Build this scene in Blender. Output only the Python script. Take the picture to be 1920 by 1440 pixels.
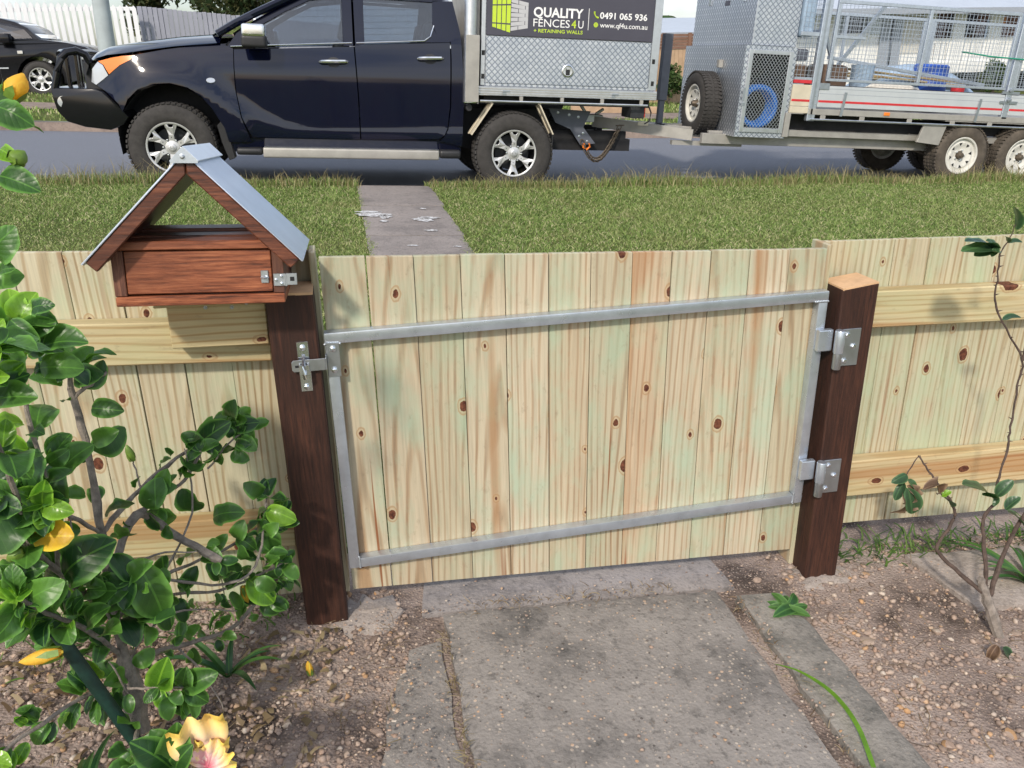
import bpy, bmesh, math, random
import numpy as np
from mathutils import Vector, Matrix, noise as mnoise

random.seed(7); RNG = np.random.default_rng(7)
for o in list(bpy.data.objects): bpy.data.objects.remove(o)
SC = bpy.context.scene
COL = SC.collection
# ------------------------------------------------------------------ camera, world, sun, exposure
# world axes: X along the street (to the right), Y across it (away from the viewer), Z up
HEAD, PITCH, ROLL, FPX = math.radians(11), math.radians(21.707), math.radians(1.034), 1570.0
CAM_H = 1.30
_fw = Vector((math.sin(HEAD)*math.cos(PITCH), math.cos(HEAD)*math.cos(PITCH), -math.sin(PITCH)))
_r0 = Vector((math.cos(HEAD), -math.sin(HEAD), 0))
_u0 = _r0.cross(_fw)
_rt = (_r0*math.cos(ROLL) - _u0*math.sin(ROLL)).normalized()
_up = _rt.cross(_fw)
cam_data = bpy.data.cameras.new('camera'); cam = bpy.data.objects.new('camera', cam_data); COL.objects.link(cam)
cam_data.sensor_width = 36.0; cam_data.lens = FPX/1920*36.0; cam_data.clip_end = 2000; cam_data.clip_start = 0.05
cam.matrix_world = Matrix(((_rt.x, _up.x, -_fw.x, 0), (_rt.y, _up.y, -_fw.y, 0), (_rt.z, _up.z, -_fw.z, CAM_H), (0, 0, 0, 1)))
SC.camera = cam

SUN_EL, SUN_AZ = math.radians(38), math.atan2(-0.50, -0.86)      # direction towards the sun: behind and left of the viewer
sdir = Vector((math.cos(SUN_EL)*math.sin(SUN_AZ), math.cos(SUN_EL)*math.cos(SUN_AZ), math.sin(SUN_EL)))
W = bpy.data.worlds.new('World'); SC.world = W; W.use_nodes = True
wn, wl = W.node_tree.nodes, W.node_tree.links
wn.clear()
w_out = wn.new('ShaderNodeOutputWorld'); w_bg = wn.new('ShaderNodeBackground'); w_sky = wn.new('ShaderNodeTexSky')
w_sky.sky_type = 'NISHITA'; w_sky.sun_disc = False; w_sky.sun_elevation = SUN_EL; w_sky.sun_rotation = SUN_AZ % (2*math.pi)
w_sky.air_density = 1.0; w_sky.dust_density = 1.5; w_sky.ozone_density = 1.5
w_tc = wn.new('ShaderNodeTexCoord'); w_map = wn.new('ShaderNodeMapping'); w_map.inputs['Scale'].default_value = (1, 1, 2.6)
w_no = wn.new('ShaderNodeTexNoise'); w_no.inputs['Scale'].default_value = 2.4; w_no.inputs['Detail'].default_value = 7; w_no.inputs['Roughness'].default_value = .58
w_ra = wn.new('ShaderNodeValToRGB'); w_ra.color_ramp.elements[0].position = .40; w_ra.color_ramp.elements[1].position = .64
w_mx = wn.new('ShaderNodeMixRGB'); w_mx.inputs['Color2'].default_value = (9.0, 9.3, 9.9, 1)
w_cf = wn.new('ShaderNodeMath'); w_cf.operation = 'MULTIPLY'; w_cf.inputs[1].default_value = .85
wl.new(w_tc.outputs['Generated'], w_map.inputs['Vector']); wl.new(w_map.outputs['Vector'], w_no.inputs['Vector'])
wl.new(w_no.outputs['Fac'], w_ra.inputs['Fac']); wl.new(w_ra.outputs['Color'], w_cf.inputs[0]); wl.new(w_cf.outputs[0], w_mx.inputs['Fac'])
wl.new(w_sky.outputs['Color'], w_mx.inputs['Color1']); wl.new(w_mx.outputs['Color'], w_bg.inputs['Color'])
w_bg.inputs['Strength'].default_value = 0.115; wl.new(w_bg.outputs['Background'], w_out.inputs['Surface'])
sun_d = bpy.data.lights.new('sun', 'SUN'); sun_d.energy = 2.4; sun_d.angle = math.radians(4); sun_d.color = (1.0, .91, .79)
sun = bpy.data.objects.new('sun', sun_d); COL.objects.link(sun); sun.rotation_euler = sdir.to_track_quat('Z', 'Y').to_euler()
sun.location = (0, 0, 30)
SC.view_settings.view_transform = 'Standard'; SC.view_settings.look = 'None'; SC.view_settings.gamma = 1.0
SC.view_settings.use_curve_mapping = False; SC.view_settings.exposure = 0.42

def at(px, py, t):
    """place on the plane Y = t that the sight line through photo pixel (px, py) meets"""
    r = _fw + _rt*((px-960)/FPX) - _up*((py-720)/FPX)
    k = t/r.y
    return Vector((r.x*k, t, CAM_H + r.z*k))

# ------------------------------------------------------------------ helpers
class MB:
    def __init__(s): s.v = []; s.f = []
    def add(s, vs, fs):
        b = len(s.v); s.v += [tuple(v) for v in vs]; s.f += [tuple(b+i for i in f) for f in fs]; return s
    def box(s, c, d, rot=None):
        x, y, z = d[0]/2, d[1]/2, d[2]/2
        vs = [Vector(q) for q in ((-x,-y,-z),(x,-y,-z),(x,y,-z),(-x,y,-z),(-x,-y,z),(x,-y,z),(x,y,z),(-x,y,z))]
        if rot is not None: vs = [rot @ v for v in vs]
        return s.add([v+Vector(c) for v in vs], [(0,3,2,1),(4,5,6,7),(0,1,5,4),(1,2,6,5),(2,3,7,6),(3,0,4,7)])
    def b2(s, a, b):
        return s.box([(a[i]+b[i])/2 for i in range(3)], [abs(b[i]-a[i]) for i in range(3)])
    def bar(s, a, b, w, h, upv=(0,0,1)):
        a, b = Vector(a), Vector(b); dz = (b-a); L = dz.length; dz.normalize(); upv = Vector(upv)
        if abs(dz.dot(upv)) > .98: upv = Vector((0,1,0))
        dx = dz.cross(upv).normalized(); dy = dx.cross(dz)
        R = Matrix((dx, dy, dz)).transposed()
        return s.box((a+b)/2, (w, h, L), R)
    def prism(s, poly, y0, y1):
        """polygon in XZ extruded along Y; y0, y1 numbers or per-vertex lists"""
        n = len(poly); Y0 = y0 if hasattr(y0, '__len__') else [y0]*n; Y1 = y1 if hasattr(y1, '__len__') else [y1]*n
        ar = sum(poly[i][0]*poly[(i+1) % n][1]-poly[(i+1) % n][0]*poly[i][1] for i in range(n))
        vs = [(p[0], Y0[i], p[1]) for i, p in enumerate(poly)]+[(p[0], Y1[i], p[1]) for i, p in enumerate(poly)]
        fs = [tuple(range(n)), tuple(range(2*n-1, n-1, -1))]+[(i, i+n, (i+1) % n+n, (i+1) % n) for i in range(n)]
        if ar < 0: fs = [f[::-1] for f in fs]
        return s.add(vs, fs)
    def tube(s, pts, r, n=8, cap=True):
        pts = [Vector(p) for p in pts]; m = len(pts); rs = r if hasattr(r, '__len__') else [r]*m
        vs = []; pu = Vector((.3, .2, 1)).normalized()
        for i, p in enumerate(pts):
            d = (pts[min(i+1, m-1)]-pts[max(i-1, 0)]).normalized()
            a = d.cross(pu)
            if a.length < .05: a = d.cross(Vector((0, 1, .1)))
            a.normalize(); b = d.cross(a)
            for k in range(n):
                t = 2*math.pi*k/n; vs.append(p+(a*math.cos(t)+b*math.sin(t))*rs[i])
        fs = [(i*n+k, i*n+(k+1) % n, (i+1)*n+(k+1) % n, (i+1)*n+k) for i in range(m-1) for k in range(n)]
        if cap: fs += [tuple(range(n-1, -1, -1)), tuple((m-1)*n+k for k in range(n))]
        return s.add(vs, fs)
    def lathe(s, prof, n=40, c=(0, 0, 0), closed=False, axis='y', cap=True):
        """profile of (radius, along) turned about the Y (or Z) axis"""
        vs = []; m = len(prof)
        for (r, y) in prof:
            for k in range(n):
                t = 2*math.pi*k/n
                vs.append((c[0]+r*math.cos(t), c[1]+y, c[2]+r*math.sin(t)) if axis == 'y' else (c[0]+r*math.cos(t), c[1]+r*math.sin(t), c[2]+y))
        mm = m if closed else m-1
        fs = [(i*n+k, ((i+1) % m)*n+k, ((i+1) % m)*n+(k+1) % n, i*n+(k+1) % n) for i in range(mm) for k in range(n)]
        if cap and not closed:
            fs += [tuple(range(n)), tuple((m-1)*n+k for k in range(n-1, -1, -1))]
        return s.add(vs, fs)
    def build(s, name, mat, parent=None, loc=(0, 0, 0), bevel=0, smooth=False, rot=None, seg=1):
        me = bpy.data.meshes.new(name); me.from_pydata(s.v, [], s.f)
        bm = bmesh.new(); bm.from_mesh(me)
        bmesh.ops.recalc_face_normals(bm, faces=bm.faces)
        if bevel:
            es = [e for e in bm.edges if len(e.link_faces) == 2 and e.calc_face_angle(0) > .5]
            if es: bmesh.ops.bevel(bm, geom=es, offset=bevel, segments=seg, affect='EDGES', profile=.6, clamp_overlap=True)
        bm.to_mesh(me); bm.free()
        if smooth: sm(me)
        return link(name, me, mat, parent, loc, rot)
def sm(me, ang=.7):
    me.polygons.foreach_set('use_smooth', [True]*len(me.polygons))
    try: me.set_sharp_from_angle(angle=ang)
    except Exception: pass
def link(name, me, mat, parent=None, loc=(0, 0, 0), rot=None):
    o = bpy.data.objects.new(name, me); COL.objects.link(o)
    if mat is not None and not me.materials: me.materials.append(mat)
    o.location = loc
    if rot is not None: o.rotation_euler = rot
    if parent is not None: o.parent = parent
    return o
def tag(o, label=None, cat=None, group=None, kind=None):
    if label: o['label'] = label
    if cat: o['category'] = cat
    if group: o['group'] = group
    if kind: o['kind'] = kind
    return o
def empty(name, loc, label, cat, group=None, rot=None):
    o = bpy.data.objects.new(name, None); COL.objects.link(o); o.location = loc; o.empty_display_size = .1
    if rot is not None: o.rotation_euler = rot
    return tag(o, label, cat, group)
def npmesh(name, V, F, mat, parent=None, smooth=False):
    me = bpy.data.meshes.new(name); V = np.asarray(V, np.float32); F = np.asarray(F, np.int32); k = F.shape[1]
    me.vertices.add(len(V)); me.vertices.foreach_set('co', V.ravel())
    me.loops.add(F.size); me.loops.foreach_set('vertex_index', F.ravel())
    me.polygons.add(len(F)); me.polygons.foreach_set('loop_start', np.arange(0, F.size, k, dtype=np.int32))
    me.polygons.foreach_set('loop_total', np.full(len(F), k, np.int32))
    me.update(calc_edges=True)
    if smooth: me.polygons.foreach_set('use_smooth', np.ones(len(F), bool))
    return link(name, me, mat, parent)

# ------------------------------------------------------------------ materials
class N:
    def __init__(s, name):
        s.m = bpy.data.materials.new(name); s.m.use_nodes = True; s.t = s.m.node_tree; s.n = s.t.nodes; s.l = s.t.links
        s.b = s.n['Principled BSDF']; s.out = s.n['Material Output']
    def new(s, ty, **kw):
        q = s.n.new(ty)
        for k, v in kw.items():
            if hasattr(q, k) and k not in q.inputs: setattr(q, k, v)
            else: q.inputs[k].default_value = v
        return q
    def ln(s, a, b): s.l.new(a, b); return s
    def coord(s, scale=(1, 1, 1), rnd=True, kind='Object', rot=(0, 0, 0)):
        tc = s.new('ShaderNodeTexCoord'); mp = s.new('ShaderNodeMapping'); mp.inputs['Scale'].default_value = scale; mp.inputs['Rotation'].default_value = rot
        if rnd:
            oi = s.new('ShaderNodeObjectInfo'); ml = s.new('ShaderNodeVectorMath', operation='SCALE'); ml.inputs[0].default_value = (37.1, 13.7, 71.3)
            s.ln(oi.outputs['Random'], ml.inputs['Scale']); ad = s.new('ShaderNodeVectorMath', operation='ADD')
            s.ln(tc.outputs[kind], ad.inputs[0]); s.ln(ml.outputs[0], ad.inputs[1]); s.ln(ad.outputs[0], mp.inputs['Vector'])
        else: s.ln(tc.outputs[kind], mp.inputs['Vector'])
        return mp.outputs['Vector']
    def noise(s, vec, scale, detail=4, rough=.55, dist=0):
        q = s.new('ShaderNodeTexNoise'); q.inputs['Scale'].default_value = scale; q.inputs['Detail'].default_value = detail
        q.inputs['Roughness'].default_value = rough; q.inputs['Distortion'].default_value = dist; s.ln(vec, q.inputs['Vector']); return q.outputs['Fac']
    def ramp(s, fac, stops):
        q = s.new('ShaderNodeValToRGB'); cr = q.color_ramp
        while len(cr.elements) < len(stops): cr.elements.new(.5)
        for e, (p, c) in zip(cr.elements, stops):
            e.position = p; e.color = (*c, 1) if hasattr(c, '__len__') else (c, c, c, 1)
        s.ln(fac, q.inputs['Fac']); return q.outputs['Color']
    def mix(s, fac, a, b, mode='MIX'):
        q = s.new('ShaderNodeMixRGB', blend_type=mode)
        for key, v in (('Fac', fac), ('Color1', a), ('Color2', b)):
            if isinstance(v, (int, float)): q.inputs[key].default_value = v
            elif isinstance(v, tuple): q.inputs[key].default_value = (*v, 1)
            else: s.ln(v, q.inputs[key])
        return q.outputs['Color']
    def math(s, op, a, b=None):
        q = s.new('ShaderNodeMath', operation=op)
        for i, v in enumerate((a, b)):
            if v is None: continue
            if isinstance(v, (int, float)): q.inputs[i].default_value = v
            else: s.ln(v, q.inputs[i])
        return q.outputs[0]
    def bump(s, h, strength=.3, dist=.002):
        q = s.new('ShaderNodeBump'); q.inputs['Strength'].default_value = strength; q.inputs['Distance'].default_value = dist
        s.ln(h, q.inputs['Height']); s.ln(q.outputs['Normal'], s.b.inputs['Normal']); return s
    def set(s, color=None, rough=.6, metal=0, spec=None, coat=0):
        if color is not None:
            if isinstance(color, tuple): s.b.inputs['Base Color'].default_value = (*color, 1)
            else: s.ln(color, s.b.inputs['Base Color'])
        if isinstance(rough, (int, float)): s.b.inputs['Roughness'].default_value = rough
        else: s.ln(rough, s.b.inputs['Roughness'])
        s.b.inputs['Metallic'].default_value = metal
        if spec is not None: s.b.inputs['Specular IOR Level'].default_value = spec
        if coat: s.b.inputs['Coat Weight'].default_value = coat; s.b.inputs['Coat Roughness'].default_value = .03
        return s
def plain(name, c, rough=.6, metal=0, var=.15, scale=14, bump=0, **kw):
    m = N(name); v = m.coord()
    f = m.noise(v, scale, 5, .6)
    col = m.ramp(f, [(.3, tuple(x*(1-var) for x in c)), (.7, tuple(min(1, x*(1+var)) for x in c))])
    r = m.math('ADD', m.math('MULTIPLY', m.noise(v, scale*2.3, 3), .16), rough-.08)
    m.set(col, r, metal, **kw)
    if bump: m.bump(m.noise(v, scale*6, 3), bump, .002)
    return m.m

def pine(name, cream, tan, green, gfac, knots=True, along='z', rfac=.35, streak=.62):
    m = N(name)
    def sc(a, l):                      # a across the grain, l along it
        return (a, a, l) if along == 'z' else (l, a, a)
    v0 = m.coord(sc(1, .13)); big = m.noise(v0, 6.5, 3, .5, .35)
    # growth rings: long nested ovals cut through by the face, a different cut for every board
    tc = m.new('ShaderNodeTexCoord'); oi0 = m.new('ShaderNodeObjectInfo'); wn_ = m.new('ShaderNodeTexWhiteNoise', noise_dimensions='1D'); m.ln(oi0.outputs['Random'], wn_.inputs['W'])
    ce = m.new('ShaderNodeVectorMath', operation='SUBTRACT'); m.ln(wn_.outputs['Color'], ce.inputs[0]); ce.inputs[1].default_value = (.5, .5, .2)
    mu = m.new('ShaderNodeVectorMath', operation='MULTIPLY'); m.ln(ce.outputs[0], mu.inputs[0]); mu.inputs[1].default_value = (.22, .0, 1.4) if along == 'z' else (2.0, .0, .22)
    ad = m.new('ShaderNodeVectorMath', operation='ADD'); m.ln(tc.outputs['Object'], ad.inputs[0]); m.ln(mu.outputs[0], ad.inputs[1])
    mp = m.new('ShaderNodeMapping'); mp.inputs['Scale'].default_value = (1, 0, .045) if along == 'z' else (.045, 0, 1); m.ln(ad.outputs[0], mp.inputs['Vector'])
    nd = m.new('ShaderNodeTexNoise'); nd.inputs['Scale'].default_value = 22; nd.inputs['Detail'].default_value = 2; m.ln(m.coord(sc(1, .10)), nd.inputs['Vector'])
    nv = m.new('ShaderNodeVectorMath', operation='SUBTRACT'); m.ln(nd.outputs['Color'], nv.inputs[0]); nv.inputs[1].default_value = (.5, .5, .5)
    ns = m.new('ShaderNodeVectorMath', operation='SCALE'); ns.inputs['Scale'].default_value = .022; m.ln(nv.outputs[0], ns.inputs[0])
    wa = m.new('ShaderNodeVectorMath', operation='ADD'); m.ln(mp.outputs[0], wa.inputs[0]); m.ln(ns.outputs[0], wa.inputs[1])
    wv = m.new('ShaderNodeTexWave', wave_type='RINGS', rings_direction='Y'); wv.inputs['Scale'].default_value = 21; wv.inputs['Distortion'].default_value = .0
    m.ln(wa.outputs[0], wv.inputs['Vector'])
    col = m.ramp(wv.outputs['Fac'], [(.0, cream), (.62, cream), (.93, tan), (1.0, tuple(.80*c for c in tan))])
    col = m.mix(m.ramp(m.noise(m.coord(sc(1, .2)), 12, 3), [(.35, .55), (.7, 0.)]), col, cream)
    col = m.mix(m.ramp(big, [(.45, 0.), (.78, .45)]), col, tan)
    fine = m.noise(m.coord(sc(1, .03)), 160, 3, .7)
    col = m.mix(.55, col, m.ramp(fine, [(.30, .62), (.62, 1.0)]), 'MULTIPLY')
    gm = m.ramp(m.noise(m.coord(sc(1, .45)), 9, 5, .65), [(.46, 0.), (.68, 1.)])
    col = m.mix(m.math('MULTIPLY', gm, gfac), col, green)
    sap = m.ramp(m.noise(m.coord(sc(1, .05)), 11, 2, .4), [(streak, 0.), (streak+.05, 1.)])
    col = m.mix(m.math('MULTIPLY', sap, .55), col, (.36, .17, .065))
    res = m.ramp(m.noise(m.coord(sc(1, .028)), 27, 2, .5, .4), [(.685, 0.), (.715, 1.)])
    col = m.mix(m.math('MULTIPLY', res, rfac), col, (.25, .085, .030))
    dirt = m.ramp(m.noise(m.coord(sc(1, .5)), 55, 4, .7), [(.60, 0.), (.74, 1.)])
    col = m.mix(m.math('MULTIPLY', dirt, .35), col, (.22, .17, .12))
    oi = m.new('ShaderNodeObjectInfo')
    col = m.mix(1.0, col, m.ramp(oi.outputs['Random'], [(0, (.84, .86, .78)), (.35, (1., 1., .95)), (.7, (.92, .95, .88)), (1, (1.04, .95, .86))]), 'MULTIPLY')
    if knots:
        vo = m.new('ShaderNodeTexVoronoi', feature='F1'); vo.inputs['Scale'].default_value = 1; vo.inputs['Randomness'].default_value = .9
        vo.voronoi_dimensions = '2D'; kv = m.coord((8, .0, 5.2) if along == 'z' else (4.2, 0, 7)); ks = m.new('ShaderNodeSeparateXYZ'); m.ln(kv, ks.inputs[0])
        kc_ = m.new('ShaderNodeCombineXYZ'); m.ln(ks.outputs['X'], kc_.inputs['X']); m.ln(ks.outputs['Z'], kc_.inputs['Y']); m.ln(kc_.outputs[0], vo.inputs['Vector'])
        sep = m.new('ShaderNodeSeparateColor'); m.ln(vo.outputs['Color'], sep.inputs['Color'])
        on = m.math('GREATER_THAN', sep.outputs['Red'], .30)
        wob = m.math('ADD', vo.outputs['Distance'], m.math('MULTIPLY', m.math('SUBTRACT', m.noise(m.coord(), 70, 2), .5), .05))
        siz = m.math('ADD', m.math('MULTIPLY', m.math('POWER', sep.outputs['Green'], 1.6), .075), .022)
        kn = m.math('MULTIPLY', m.math('LESS_THAN', wob, siz), on)
        ring = m.math('MULTIPLY', m.math('LESS_THAN', m.math('ABSOLUTE', m.math('SUBTRACT', wob, m.math('ADD', siz, .035))), .010), on)
        halo = m.math('MULTIPLY', m.math('LESS_THAN', wob, m.math('ADD', siz, .05)), on)
        col = m.mix(m.math('MULTIPLY', halo, .35), col, (.50, .33, .17))
        col = m.mix(m.math('MULTIPLY', ring, .45), col, (.30, .17, .08))
        kc = m.ramp(m.noise(m.coord(), 120, 3), [(.35, (.060, .020, .013)), (.7, (.20, .075, .040))])
        col = m.mix(kn, col, kc)
    m.set(col, .72, 0, .25)
    saw = m.noise(m.coord((1, 1, 1), rot=(0, .9, 0)), 240, 2, .5)
    m.bump(m.math('ADD', m.math('MULTIPLY', fine, .7), m.math('MULTIPLY', saw, .4)), .35, .0012)
    return m.m
def hardwood(name, dark, mid, light, along='z', rough=.5):
    m = N(name); s = (1, 1, .06) if along == 'z' else ((.06, 1, 1) if along == 'x' else (1, .06, 1))
    s2 = (1, 1, .3) if along == 'z' else ((.3, 1, 1) if along == 'x' else (1, .3, 1))
    g = m.noise(m.coord(s), 170, 6, .75, .3); b = m.noise(m.coord(s2), 9, 4, .6)
    col = m.ramp(g, [(.36, dark), (.5, mid), (.66, light)])
    col = m.mix(m.ramp(b, [(.40, 0.), (.66, .75)]), col, tuple(.45*c for c in mid))
    m.set(col, m.math('ADD', m.math('MULTIPLY', g, .3), rough-.15), 0, .45); m.bump(g, .45, .0015); return m.m
def metal(name, c=(.62, .64, .67), rough=.35, brush=None, var=.1):
    m = N(name); v = m.coord(brush or (1, 1, 1))
    f = m.noise(v, 26, 6, .65); sp = m.noise(m.coord(), 7, 3)
    col = m.ramp(f, [(.25, tuple(x*(1-var) for x in c)), (.75, tuple(min(1, x*(1+var)) for x in c))])
    m.set(col, m.math('ADD', m.math('MULTIPLY', m.math('ADD', f, sp), .22), rough-.22), 1.0); m.bump(f, .08, .001); return m.m
def checkerplate(name):
    """five-bar tread plate: little raised lozenges set crosswise in a diagonal weave"""
    m = N(name); tc = m.new('ShaderNodeTexCoord')
    sx = m.new('ShaderNodeSeparateXYZ'); m.ln(tc.outputs['Object'], sx.inputs[0])
    a0 = m.math('ADD', sx.outputs['X'], sx.outputs['Y'])
    K = 1/.041
    a = m.math('MULTIPLY', m.math('ADD', a0, sx.outputs['Z']), K*.7071); b = m.math('MULTIPLY', m.math('SUBTRACT', a0, sx.outputs['Z']), K*.7071)
    par = m.math('MODULO', m.math('ABSOLUTE', m.math('ADD', m.math('FLOOR', a), m.math('FLOOR', b))), 2.0)
    par = m.math('GREATER_THAN', par, .5)
    fa, fb = m.math('FRACT', a), m.math('FRACT', b)
    def bars(l, x):   # long along l, ridged across x
        r = m.math('ABSOLUTE', m.math('SINE', m.math('MULTIPLY', x, math.pi*4)))
        return m.math('MULTIPLY', r, m.math('SUBTRACT', 1.0, m.math('POWER', m.math('ABSOLUTE', m.math('SUBTRACT', m.math('MULTIPLY', l, 2.0), 1.0)), 5.0)))
    q = m.new('ShaderNodeMix', data_type='FLOAT'); m.ln(par, q.inputs[0]); m.ln(bars(fa, fb), q.inputs[2]); m.ln(bars(fb, fa), q.inputs[3])
    ed = m.math('MINIMUM', m.math('MINIMUM', fa, m.math('SUBTRACT', 1.0, fa)), m.math('MINIMUM', fb, m.math('SUBTRACT', 1.0, fb)))
    inn = m.ramp(ed, [(.06, 0.), (.16, 1.)])
    h = m.math('MULTIPLY', inn, m.math('ADD', m.math('MULTIPLY', q.outputs[0], .35), .65))
    f = m.noise(m.coord(), 5, 5, .6)
    col = m.ramp(f, [(.3, (.60, .63, .68)), (.7, (.74, .76, .79))])
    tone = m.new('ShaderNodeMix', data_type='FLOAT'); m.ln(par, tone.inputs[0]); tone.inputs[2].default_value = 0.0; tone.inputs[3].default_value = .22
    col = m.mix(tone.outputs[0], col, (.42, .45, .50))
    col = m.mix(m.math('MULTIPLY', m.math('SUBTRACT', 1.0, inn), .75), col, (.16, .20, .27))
    m.set(col, m.math('ADD', m.math('MULTIPLY', f, .2), .34), .8); m.bump(h, .25, .002); return m.m
def leafmat(name, dark, light, rough=.28, trans=.25):
    m = N(name); oi = m.new('ShaderNodeObjectInfo'); ge = m.new('ShaderNodeNewGeometry')
    c = m.ramp(m.math('FRACT', m.math('ADD', oi.outputs['Random'], ge.outputs['Random Per Island'])), [(0, dark), (.6, tuple((a+b)/2 for a, b in zip(dark, light))), (1, light)])
    tc = m.new('ShaderNodeTexCoord'); sp = m.new('ShaderNodeSeparateXYZ'); m.ln(tc.outputs['Object'], sp.inputs[0])
    v = m.coord((1, 1, 1)); bl = m.noise(v, 30, 3)
    c = m.mix(m.ramp(bl, [(.4, 0.), (.75, .5)]), c, tuple(.55*x for x in dark))
    rib = m.math('LESS_THAN', m.math('ABSOLUTE', sp.outputs['X']), .0012)
    vein = m.math('ABSOLUTE', m.math('SINE', m.math('MULTIPLY', m.math('SUBTRACT', sp.outputs['Y'], m.math('ABSOLUTE', sp.outputs['X'])), 260)))
    veinm = m.math('MULTIPLY', m.math('LESS_THAN', vein, .10), .10)
    c = m.mix(m.math('MAXIMUM', m.math('MULTIPLY', rib, .40), veinm), c, tuple(min(1, 1.7*x) for x in light))
    at_ = m.new('ShaderNodeAttribute'); at_.attribute_name = 'edge'; c = m.mix(m.math('MULTIPLY', at_.outputs['Fac'], .8), c, tuple(min(1, 1.6*x+.02) for x in light))
    m.set(c, m.math('ADD', m.math('MULTIPLY', bl, .2), rough-.1), 0, .42)
    m.bump(m.math('ADD', m.math('MULTIPLY', bl, .8), m.math('MULTIPLY', vein, .12)), .45, .004)
    tr = m.new('ShaderNodeBsdfTranslucent'); mc = m.mix(1.0, c, (1.5, 1.6, .7), 'MULTIPLY'); m.ln(mc, tr.inputs['Color'])
    ms = m.new('ShaderNodeMixShader'); ms.inputs[0].default_value = trans
    m.ln(m.b.outputs[0], ms.inputs[1]); m.ln(tr.outputs[0], ms.inputs[2]); m.ln(ms.outputs[0], m.out.inputs['Surface']); return m.m
def bladegrass(name, stops):
    m = N(name); at_ = m.new('ShaderNodeNewGeometry')
    c = m.ramp(at_.outputs['Random Per Island'], stops)
    pos = m.new('ShaderNodeVectorMath', operation='SCALE'); pos.inputs['Scale'].default_value = 1.0; m.ln(at_.outputs['Position'], pos.inputs[0])
    pt = m.noise(pos.outputs[0], 1.1, 4, .6); c = m.mix(m.ramp(pt, [(.46, 0.), (.70, .4)]), c, (.30, .30, .13))
    m.set(c, .6, 0, .25)
    tr = m.new('ShaderNodeBsdfTranslucent'); m.ln(c, tr.inputs['Color']); ms = m.new('ShaderNodeMixShader'); ms.inputs[0].default_value = .3
    m.ln(m.b.outputs[0], ms.inputs[1]); m.ln(tr.outputs[0], ms.inputs[2]); m.ln(ms.outputs[0], m.out.inputs['Surface']); return m.m
def tintglass(name, tint, refl=.9):
    m = N(name); tr = m.new('ShaderNodeBsdfTransparent'); tr.inputs['Color'].default_value = (*tint, 1)
    gl = m.new('ShaderNodeBsdfGlossy'); gl.inputs['Roughness'].default_value = .02; gl.inputs['Color'].default_value = (refl, refl, refl, 1)
    fr = m.new('ShaderNodeFresnel'); fr.inputs['IOR'].default_value = 1.9; ms = m.new('ShaderNodeMixShader')
    m.ln(fr.outputs[0], ms.inputs[0]); m.ln(tr.outputs[0], ms.inputs[1]); m.ln(gl.outputs[0], ms.inputs[2]); m.ln(ms.outputs[0], m.out.inputs['Surface']); return m.m

M = {}
M['pine'] = pine('treated_pine', (.57, .515, .385), (.41, .305, .185), (.43, .51, .36), .7, streak=.67)
M['pine_gate'] = pine('treated_pine_gate', (.57, .49, .375), (.41, .28, .18), (.40, .50, .385), .75, streak=.63, rfac=.9)
M['pine_rail'] = pine('treated_pine_rail', (.58, .49, .31), (.46, .32, .16), (.45, .46, .27), .4, True, 'x', streak=.56)
M['post'] = hardwood('oiled_post', (.022, .008, .005), (.046, .016, .009), (.082, .029, .015), 'z', .62)
M['endgrain'] = plain('cut_end_grain', (.60, .38, .21), .75, 0, .16, 30, .2)
M['merbau'] = hardwood('red_hardwood', (.075, .021, .010), (.25, .072, .030), (.42, .15, .065), 'x', .5)
M['merbau_z'] = hardwood('red_hardwood_upright', (.055, .020, .013), (.13, .050, .030), (.22, .095, .055), 'z', .6)
M['merbau_dark'] = hardwood('dark_red_hardwood', (.035, .012, .008), (.12, .036, .018), (.22, .075, .035), 'x', .42)
M['galv'] = plain('galvanised_steel', (.54, .59, .66), .30, .75, .12, 22, .05)
M['zincalume'] = plain('zincalume_sheet', (.78, .84, .93), .36, .30, .04, 16)
M['galv_dull'] = metal('dull_zinc', (.50, .53, .56), .42)
M['alu'] = metal('aluminium', (.74, .75, .77), .36)
M['alu_dirty'] = plain('weathered_aluminium', (.38, .365, .335), .55, .35, .12, 9)
M['zinc_bright'] = metal('bright_zinc', (.78, .82, .88), .25)
M['plate'] = checkerplate('tread_plate')
M['chrome'] = metal('chrome', (.86, .87, .88), .24, var=.03)
M['steel_dark'] = plain('dark_steel', (.035, .037, .042), .5, .3, .25, 20)
M['rust_chain'] = plain('weathered_chain', (.16, .13, .10), .55, .7, .3, 40)
M['paint'] = N('dark_blue_black_paint').set((.0028, .0042, .016), .06, 0, .6, 0).m
M['carblack'] = N('black_car_paint').set((.006, .006, .009), .14, 0, .5, 0).m
M['plastic'] = plain('black_plastic', (.018, .018, .020), .5, 0, .2, 30)
M['dark'] = plain('dark_underbody', (.014, .014, .016), .8, 0, .3, 12)
M['tyre'] = plain('tyre_rubber', (.040, .037, .035), .85, 0, .25, 22, .4)
M['tyre_dirty'] = plain('dusty_tyre', (.085, .070, .055), .92, 0, .45, 9, .5)
M['machined'] = plain('machined_alloy', (.62, .62, .62), .40, .6, .06, 18)
M['rim_dark'] = plain('rim_dark_paint', (.012, .012, .013), .45, .5, .2)  # near-black finish of the alloy rim barrels and spoke rivets
M['rim_white'] = plain('white_painted_rim', (.62, .61, .56), .5, 0, .18, 12)
M['glass'] = tintglass('tinted_glass', (.60, .65, .70))
M['glass_clear'] = tintglass('clear_glass', (.62, .66, .70))
M['lamp'] = N('headlamp_lens').set((.55, .58, .62), .12, .35, .6, 1.0).m
M['amber'] = N('amber_lens').set((.85, .22, .03), .2, 0, .5, .6).m
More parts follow.
